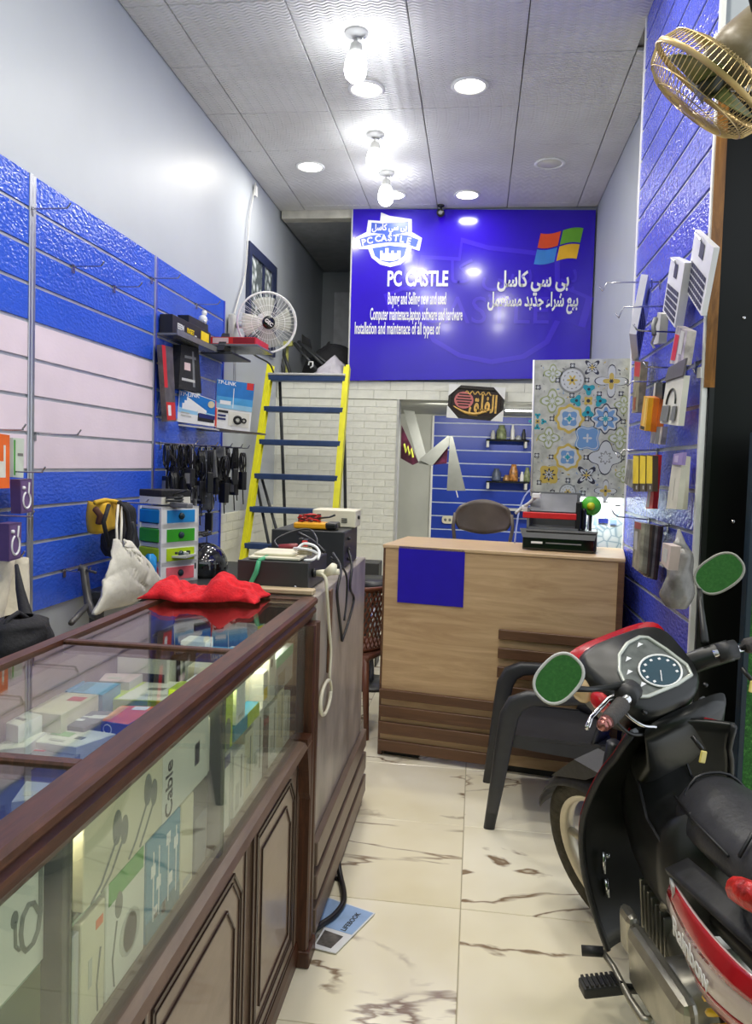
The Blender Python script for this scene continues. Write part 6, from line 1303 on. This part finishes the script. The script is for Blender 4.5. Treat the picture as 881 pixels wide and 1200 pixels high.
# centre tunnel from the head down to the seat
def tun(y, z, w_, h_): return [V((w_*math.copysign(abs(math.cos(a))**.7, math.cos(a)), y, z+h_*math.copysign(abs(math.sin(a))**.7, math.sin(a)))) for a in [2*PI*k/20 for k in range(20)]]
b = B(); b.smooth = True
tn = so('centre_tunnel', b.rings([tun(.30,.62,.085,.20), tun(.24,.56,.095,.17), tun(.15,.50,.10,.13), tun(.04,.50,.105,.14), tun(-.08,.55,.12,.16)]), BK)
so('keyhole_ring', B().tube([(.028*math.cos(a)*(1 if math.sin(a) > -.3 else .75), .205-.09*math.sin(a)*.5, .72+.09*math.sin(a)*.55-.02) for a in [2*PI*k/20 for k in range(20)]], .006, 6, True), BK2, tn)
so('keyhole_cover', B().slab([(-.02,.225,.655),(.02,.225,.655),(.022,.175,.745),(-.022,.175,.745)], .004), mat('grey_green_cover', (88,92,80), .5), tn)
so('seam', B().tube([(-.055,.27,.80),(-.075,.20,.66),(-.095,.10,.60),(-.10,.0,.58)], .004, 5).tube([(.055,.27,.80),(.075,.20,.66),(.095,.10,.60),(.10,.0,.58)], .004, 5), BK2, tn)
for x, z in ((-.10,.66),(.10,.66),(-.13,.40)): so('bolt', B().lathe([(.008,0),(.008,.004),(.001,.006)], Matrix.Translation((x,shield_in(.5+x*.4*5*.5,.5)[1]-.016,z)) @ Matrix.Rotation(PI/2,4,'X'), 10), CHROME, tn)
so('chrome_clip', B().tube([(-.145,.29,.42),(-.148,.285,.36)], .006, 6).tube([(-.142,.29,.34),(-.14,.285,.29)], .007, 6), CHROME)
# steering head cowl and instruments
def sec(y, z, w_, h_, k=.55): return [V((w_*math.copysign(abs(math.cos(a))**k, math.cos(a)), y, z+h_*math.copysign(abs(math.sin(a))**k, math.sin(a)))) for a in [2*PI*q_/28 for q_ in range(28)]]
TILT = Matrix.Translation((-.04,.215,.965)) @ Matrix.Rotation(math.radians(40), 4, 'X')
def csec(h, w_, d_, yo=0, k=.6): return [TILT @ V((w_*math.copysign(abs(math.cos(a))**k, math.cos(a))*(1+.18*math.sin(a)), yo+d_*math.copysign(abs(math.sin(a))**k, math.sin(a)), h)) for a in [2*PI*q_/28 for q_ in range(28)]]
b = B(); b.smooth = True
hc = so('head_cowl', b.rings([csec(-.17,.07,.06), csec(-.12,.13,.10), csec(-.04,.16,.125), csec(.0,.155,.122), csec(.018,.142,.11)]), BK, M=SR)
b = B(); b.smooth = True
so('red_visor', b.rings([csec(-.10,.146,.06,.065), csec(-.04,.172,.07,.072), csec(-.01,.166,.07,.072)]), RED, hc, M=SR)
so('amber_indicator', B().ball(TILT @ V((-.16,.045,-.055)), .04, None, 8, (.5,1,1)), mat('pale_amber_lens', (226,196,150), .15), hc, M=SR)
so('red_indicator', B().ball(TILT @ V((-.157,-.02,-.03)), .036, None, 8, (.45,1,.8)), mat('red_lens', (214,30,44), .1, coat=.5), hc, M=SR)
so('lower_cowl', (lambda q_: (setattr(q_, 'smooth', True), q_.rings([sec(.13,.84,.15,.03), sec(.15,.76,.14,.04), sec(.24,.70,.11,.07), sec(.28,.62,.095,.08)]))[1])(B()), BK, hc, M=SR)
dsh = [(.9*x, .9*y) for x, y in ((-.112,-.075),(-.075,-.088),(.04,-.09),(.105,-.082),(.118,-.05),(.10,.02),(.078,.078),(.055,.09),(.0,.085),(-.055,.06),(-.095,.015),(-.116,-.04))]
ip = so('instrument_panel', B().prism(dsh, .006, TILT, .016), mat('grey_dial_plate', (104,108,104), .3, var=.2, scale=30), hc, M=SR)
so('panel_rim', B().tube([TILT @ V((x, y, .024)) for x, y in dsh], .0055, 6, True), mat('pale_rim', (196,200,190), .25, .3), ip, M=SR)
so('speed_dial', B().prism([(.022+.062*math.cos(k*PI/14), -.030+.046*math.sin(k*PI/14)) for k in range(28)], .003, TILT, .022), mat('dial_blue', (36,66,78), .25), ip, M=SR)
so('dial_rim', B().tube([TILT @ V((.022+.064*math.cos(k*PI/14), -.030+.048*math.sin(k*PI/14), .026)) for k in range(28)], .003, 6, True), WHITE, ip, M=SR)
mk = B()
for k in range(9):
    a = math.radians(215-31*k); mk.box(-.004,.004,-.003,.003,.0252,.0262, TILT @ Matrix.Translation((.022+.05*math.cos(a), -.030+.036*math.sin(a), 0)))
for x, y in ((-.055,-.045),(-.062,.0),(-.035,.035),(.03,.06)): mk.prism([(x-.012,y-.004),(x+.012,y-.002),(x+.004,y+.008)], .001, TILT, .0225)
so('dial_marks', mk.tube([TILT @ V((.022,-.03,.0265)), TILT @ V((.0,-.058,.0265))], .0014, 4), PRINT_W, ip, M=SR)['kind'] = 'stuff'
for x in (-.10,.12): so('fastener', B().lathe([(.007,0),(.007,.005),(.001,.007)], TILT @ Matrix.Translation((x,-.108,.008)), 8), BLACK, hc, M=SR)
so('switch', B().box(-.135,-.115,-.13,-.115,-.05,-.035, TILT, .003).box(.115,.135,-.13,-.115,-.05,-.035, TILT, .003), GREY, hc, M=SR)
for s in (-1, 1):
    g0, g1, g2 = V((.14*s,.14,.965)), V((.22*s,.105,.965+.004*s)), V((.312*s,.065,.965+.008*s))
    so('bar_cover', B().wire([(.10*s,.215,.93),(.14*s,.17,.95),(.19*s,.125,.965)], .030, 12, 4), BK, hc, M=SR)
    g = so('handlebar', B().tube([g0, g1], .013, 10), CHROME, M=SR)
    so('grip', B().tube([g1, g1.lerp(g2,.08), g1.lerp(g2,.92), g2], [.016,.021,.020,.016], 12), mat('grip_rubber', (66,62,60), .7, bump=.4, bscale=120), g, M=SR)
    so('bar_end', B().tube([g2, g2+V((.018*s,-.007,0))], [.018,.016], 12).ball(g2+V((.018*s,-.007,0)), .015, None, 6), mat('rose_chrome', (170,110,104), .2, .7, var=.05), g, M=SR)
    so('brake_lever', B().wire([V((.165*s,.165,.955)), V((.20*s,.185,.945)), V((.29*s,.15,.935)), V((.325*s,.125,.93))], [.008,.007,.006,.007], 8), CHROME if s < 0 else BLACK, g, M=SR)
    so('switch_pod', B().tube([V((.155*s,.14,.965)), V((.20*s,.115,.966))], .027, 12), BK2, g, M=SR)
# mirrors: stems on the handlebar, oval glass turned to the rider
GL_M = mat('mirror_glass', (225,230,225), .03, 1, var=0, spec=.8)
SMi = SM_.inverted()
for nm, cpx, Zc, rot, base, rx, ry in (('left', (655,795), .99, -38, V((-.17,.15,.98)), .044, .060), ('right', (843,672), 1.19, -50, V((.15,.17,.99)), .047, .068)):
    cw = at(*cpx, Z=Zc); view = (V((0,0,EYE))-cw).normalized()
    n_ = (view+V((-.10 if nm == 'left' else -.05, .0, .0))).normalized()
    rx_ = V((0,0,1)).cross(n_).normalized(); up_ = n_.cross(rx_)
    K = Matrix((rx_, up_, n_)).transposed().to_4x4(); K.translation = cw; K = SMi @ K @ Matrix.Rotation(math.radians(rot), 4, 'Z')
    bw = SR @ base; c = K.translation
    so_ = so('mirror', B().prism([(rx*1.10*math.copysign(abs(math.cos(k*PI/18))**.8, math.cos(k*PI/18)), ry*1.08*math.copysign(abs(math.sin(k*PI/18))**.8, math.sin(k*PI/18))) for k in range(36)], .024, K, -.024), BK)
    ov = [(rx*math.copysign(abs(math.cos(k*PI/18))**.8, math.cos(k*PI/18)), ry*math.copysign(abs(math.sin(k*PI/18))**.8, math.sin(k*PI/18))) for k in range(36)]
    so('mirror_glass', B().prism(ov, .001, K, .0005), GL_M, so_)
    so('mirror_rim', B().tube([K @ V((x*1.03, y*1.03, .002)) for x, y in ov], .0038, 6, True), LGREY if nm == 'left' else mat('dull_rim', (150,150,140), .4), so_)
    side = K @ V((-.0, -ry, -.012)) if nm == 'right' else K @ V((rx*.75, -.0*ry, -.012))
    so('stem', B().tube([side, side.lerp(bw, .35)+V((0,0,-.005)), bw], [.008,.007,.011], 8), BK, so_)
for (x, y, z) in ((-.06,.08,.80),(.17,.10,.90)):
    k = so('key_tag', B().box(-.010,.010,-.003,.003,-.03,0, SR @ Matrix.Translation((x,y-.05,z)) @ Matrix.Rotation(.5,4,'Y'), .002), mat('key_yellow', (220,200,110), .4))
    so('key', B().tube([SR @ V((x,y-.045,z+.002)), SR @ V((x,y-.02,z+.03))], .006, 6), BLACK, k)
so('cable', B().wire([(-.17,.16,.96),(-.22,.15,.92),(-.20,.13,.87),(-.14,.14,.84)], .005, 6), BK, M=SR); so('cable', B().wire([(.12,.2,.94),(.14,.26,.86),(.10,.30,.76)], .006, 6), BK, M=SR)
so('silver_cable', B().wire([(-.185,.14,.965),(-.225,.10,.945),(-.215,.06,.915),(-.18,.05,.90)], .004, 6), CHROME, M=SR)
# seat
def seatsec(y, z, w_, h_): return [V((.035+.86*w_*math.cos(a)*(1 if math.sin(a) < 0 else .96), y, z+h_*(math.sin(a) if math.sin(a) > 0 else math.sin(a)*.9))) for a in [2*PI*k/24 for k in range(24)]]
b = B(); b.smooth = True
VINYL = mat('seat_vinyl', (56,56,60), .42, var=.08, scale=14, bump=.12, bscale=60)
SX = Matrix.Translation((.035,0,0)) @ Matrix.Diagonal((.86,1,1,1))
st = so('seat', b.rings([seatsec(.07,.63,.03,.03), seatsec(.055,.64,.08,.075), seatsec(.01,.655,.115,.085), seatsec(-.10,.665,.14,.075), seatsec(-.22,.675,.155,.07), seatsec(-.34,.69,.16,.075), seatsec(-.50,.715,.15,.08), seatsec(-.62,.73,.12,.06), seatsec(-.66,.735,.05,.03)]), VINYL)
so('seat_piping', B().tube([(.10*math.cos(a), .0+.03*math.sin(a)-.02, .735+.012*math.sin(a)-.05*abs(math.cos(a))**3) for a in [PI*k/12 for k in range(13)]], .004, 6).tube([(-.15,-.34,.73),(-.08,-.30,.765),(0,-.285,.772),(.08,-.30,.765),(.15,-.34,.73)], .005, 6).tube([(-.105,.02,.69),(-.135,-.12,.70),(-.152,-.30,.71)], .004, 6), BLACK, st, M=SX)
# side panels, tail
for s in (-1, 1):
    def sp_(u, v, s=s):
        y = -.16-.62*u; top = .585+.07*u; bot = .505+.08*u-.06*math.sin(PI*min(1,u*2.2)*.5)*(1-u)*2
        z = top+(bot-top)*v; x = (.135+.05*math.sin(PI*min(1, u*1.6+.15)*.5))*(1+.10*math.sin(PI*v))-.06*max(0,u-.55)
        return (s*x, y, z)
    pn = so('side_panel', B().sheet(sp_, 18, 8, .006), mat('pale_side_panel', (196,178,172), .25, var=.05, coat=.3))
    so('red_band', B().sheet(lambda u, v: tuple(V(sp_(u, .0+.32*v))+V((s*.004,0,.0))), 18, 4, .003), RED, pn)
    so('red_fade', B().sheet(lambda u, v: tuple(V(sp_(.25+.75*u, .72+.28*v))+V((s*.004,0,.0))), 12, 3, .003), RED, pn)
    so('black_cap', B().sheet(lambda u, v: (s*(.10+.055*v)*(1-.4*max(0,u-.6)), -.14-.6*u, .612+.07*u-.02*v), 14, 4, .012), BK2, pn)
    so('chrome_tip', B().slab([(s*.15,-.155,.55),(s*.165,-.20,.555),(s*.165,-.20,.595),(s*.15,-.155,.59)], .006), LGREY, pn)
    if s < 0:
        a_, b2 = V(sp_(.15,.50)), V(sp_(.40,.52)); nn = V((-1,0,.1))
        text('panel_words', 'Rainbow', .058, SM_ @ frame((a_+b2)/2+V((-.010,0,0)), b2-a_, V((0,0,1))), PRINT_W, pn, .02, 1, 'CENTER', .0006)
    so('grab_bar', B().tube([(s*.08,-.34,.66),(s*.13,-.38,.695),(s*.155,-.46,.715),(s*.14,-.56,.735),(s*.08,-.64,.75),(0,-.66,.755)], .014, 8), mat('grab_bar_grey', (120,112,104), .4, .5))
so('red_wrap', B().tube([(-.140,-.41,.715),(-.158,-.45,.73),(-.158,-.50,.745),(-.11,-.60,.765),(-.0,-.655,.775)], [.016,.024,.026,.026,.022], 10), mat('red_rubber_wrap', (206,40,36), .35, var=.3, scale=30, bump=.6, bscale=50))
# shock, engine, frame, pegs
sh = [V((-.118,-.27,.45)), V((-.118,-.40,.20))]
so('shock_absorber', B().tube(sh, .014, 8), BK)
b = B(); dd = sh[1]-sh[0]; bx, by, _ = basis(dd)
b.tube([sh[0]+dd*(.12+.76*k/90)+(bx*math.cos(k*.55)+by*math.sin(k*.55))*.030 for k in range(91)], .0085, 6)
so('yellow_spring', b, mat('spring_yellow', (236,190,30), .35))
EN = Matrix.Translation((0,.02,.27))
en = so('engine', B().lathe([(.001,-.14),(.07,-.14),(.085,-.12),(.09,.0),(.085,.12),(.07,.14),(.001,.14)], EN @ Matrix.Translation((0,-.10,-.02)) @ Matrix.Rotation(PI/2,4,'Y'), 28), AL)
so('cylinder_block', B().tube([EN @ V((0,-.02,.0)), EN @ V((0,.22,.04))], [.075,.06], 16), AL, en)
fn = B()
for k in range(7): fn.cbox(tuple(EN @ V((0,.05+.024*k,.012+.004*k))), (.15,.008,.14), None, .002)
so('cooling_fins', fn, AL, en)
so('engine_cover', B().box(-.17,-.12,-.22,.10,.17,.34, None, .03).box(-.155,-.12,.10,.18,.22,.34, None, .02), AL, en)
so('carburettor', B().tube([(-.05,.05,.40),(-.06,-.06,.44)], .03, 12).tube([(-.06,.1,.36),(-.09,.02,.42),(-.08,-.08,.46)], .012, 8), AL, en)
so('exhaust_pipe', B().tube([(.06,.2,.22),(.10,.12,.14),(.13,-.2,.16),(.15,-.75,.22)], [.018,.018,.022,.04], 10), CHROME)
so('frame_tube', B().tube([(0,.27,.60),(0,.12,.42),(0,-.25,.44),(0,-.5,.55)], .03, 8).tube([(-.09,-.15,.20),(-.10,-.63,.262)], .02, 8).tube([(.09,-.15,.20),(.10,-.63,.262)], .02, 8), BK)
so('rear_fender', B().sheet(lambda u, v: (.075*(2*v-1), -.63+.30*math.cos(math.radians(35+130*u)), .262+(.31-.03*(2*v-1)**2)*math.sin(math.radians(35+130*u))), 16, 6, .004), BK)
pg = so('foot_peg', B().box(-.285,-.175,.085,.135,.145,.175, None, .006), BK2)
pg_b = B()
for k in range(8): pg_b.box(-.278+.013*k, -.271+.013*k, .087, .133, .175, .181)
so('peg_ribs', pg_b, BLACK, pg)['kind'] = 'stuff'; so('peg_bar', B().tube([(-.18,.11,.15),(-.13,.08,.16),(-.10,.02,.16)], .012, 8), BK, pg)
gl = so('gear_lever', B().tube([(-.25,.20,.20),(-.195,.185,.20)], .014, 10), BK2)
so('lever_arm', B().wire([(-.197,.185,.20),(-.185,.14,.185),(-.178,.05,.16),(-.17,-.01,.15),(-.15,-.02,.155)], [.008,.009,.010,.012,.012], 8), AL, gl)
so('tail_lamp', B().box(-.07,.07,-.80,-.74,.60,.68, None, .015), mat('red_lens', (0,0,0)))
so('main_stand', B().tube([(-.10,-.22,.20),(-.13,-.30,.012),(.13,-.30,.012),(.10,-.22,.20)], .012, 8), BK)
# ------------------------------------------------------------------ letters become plain mesh so that they count as ordinary parts
dg = bpy.context.evaluated_depsgraph_get()
for o in [o for o in C.objects if o.type == 'FONT']:
    me = bpy.data.meshes.new_from_object(o.evaluated_get(dg), depsgraph=dg)
    n_ = link('tmp', me, o.parent); n_.matrix_basis = o.matrix_basis.copy()
    nm = o.name
    if nm in FIT:
        xs_ = [v.co.x for v in me.vertices]; k_ = FIT[nm]/(max(xs_)-min(xs_)); mid = (max(xs_)+min(xs_))/2
        for v in me.vertices: v.co.x = (v.co.x-mid)*k_
    bpy.data.objects.remove(o); n_.name = nm
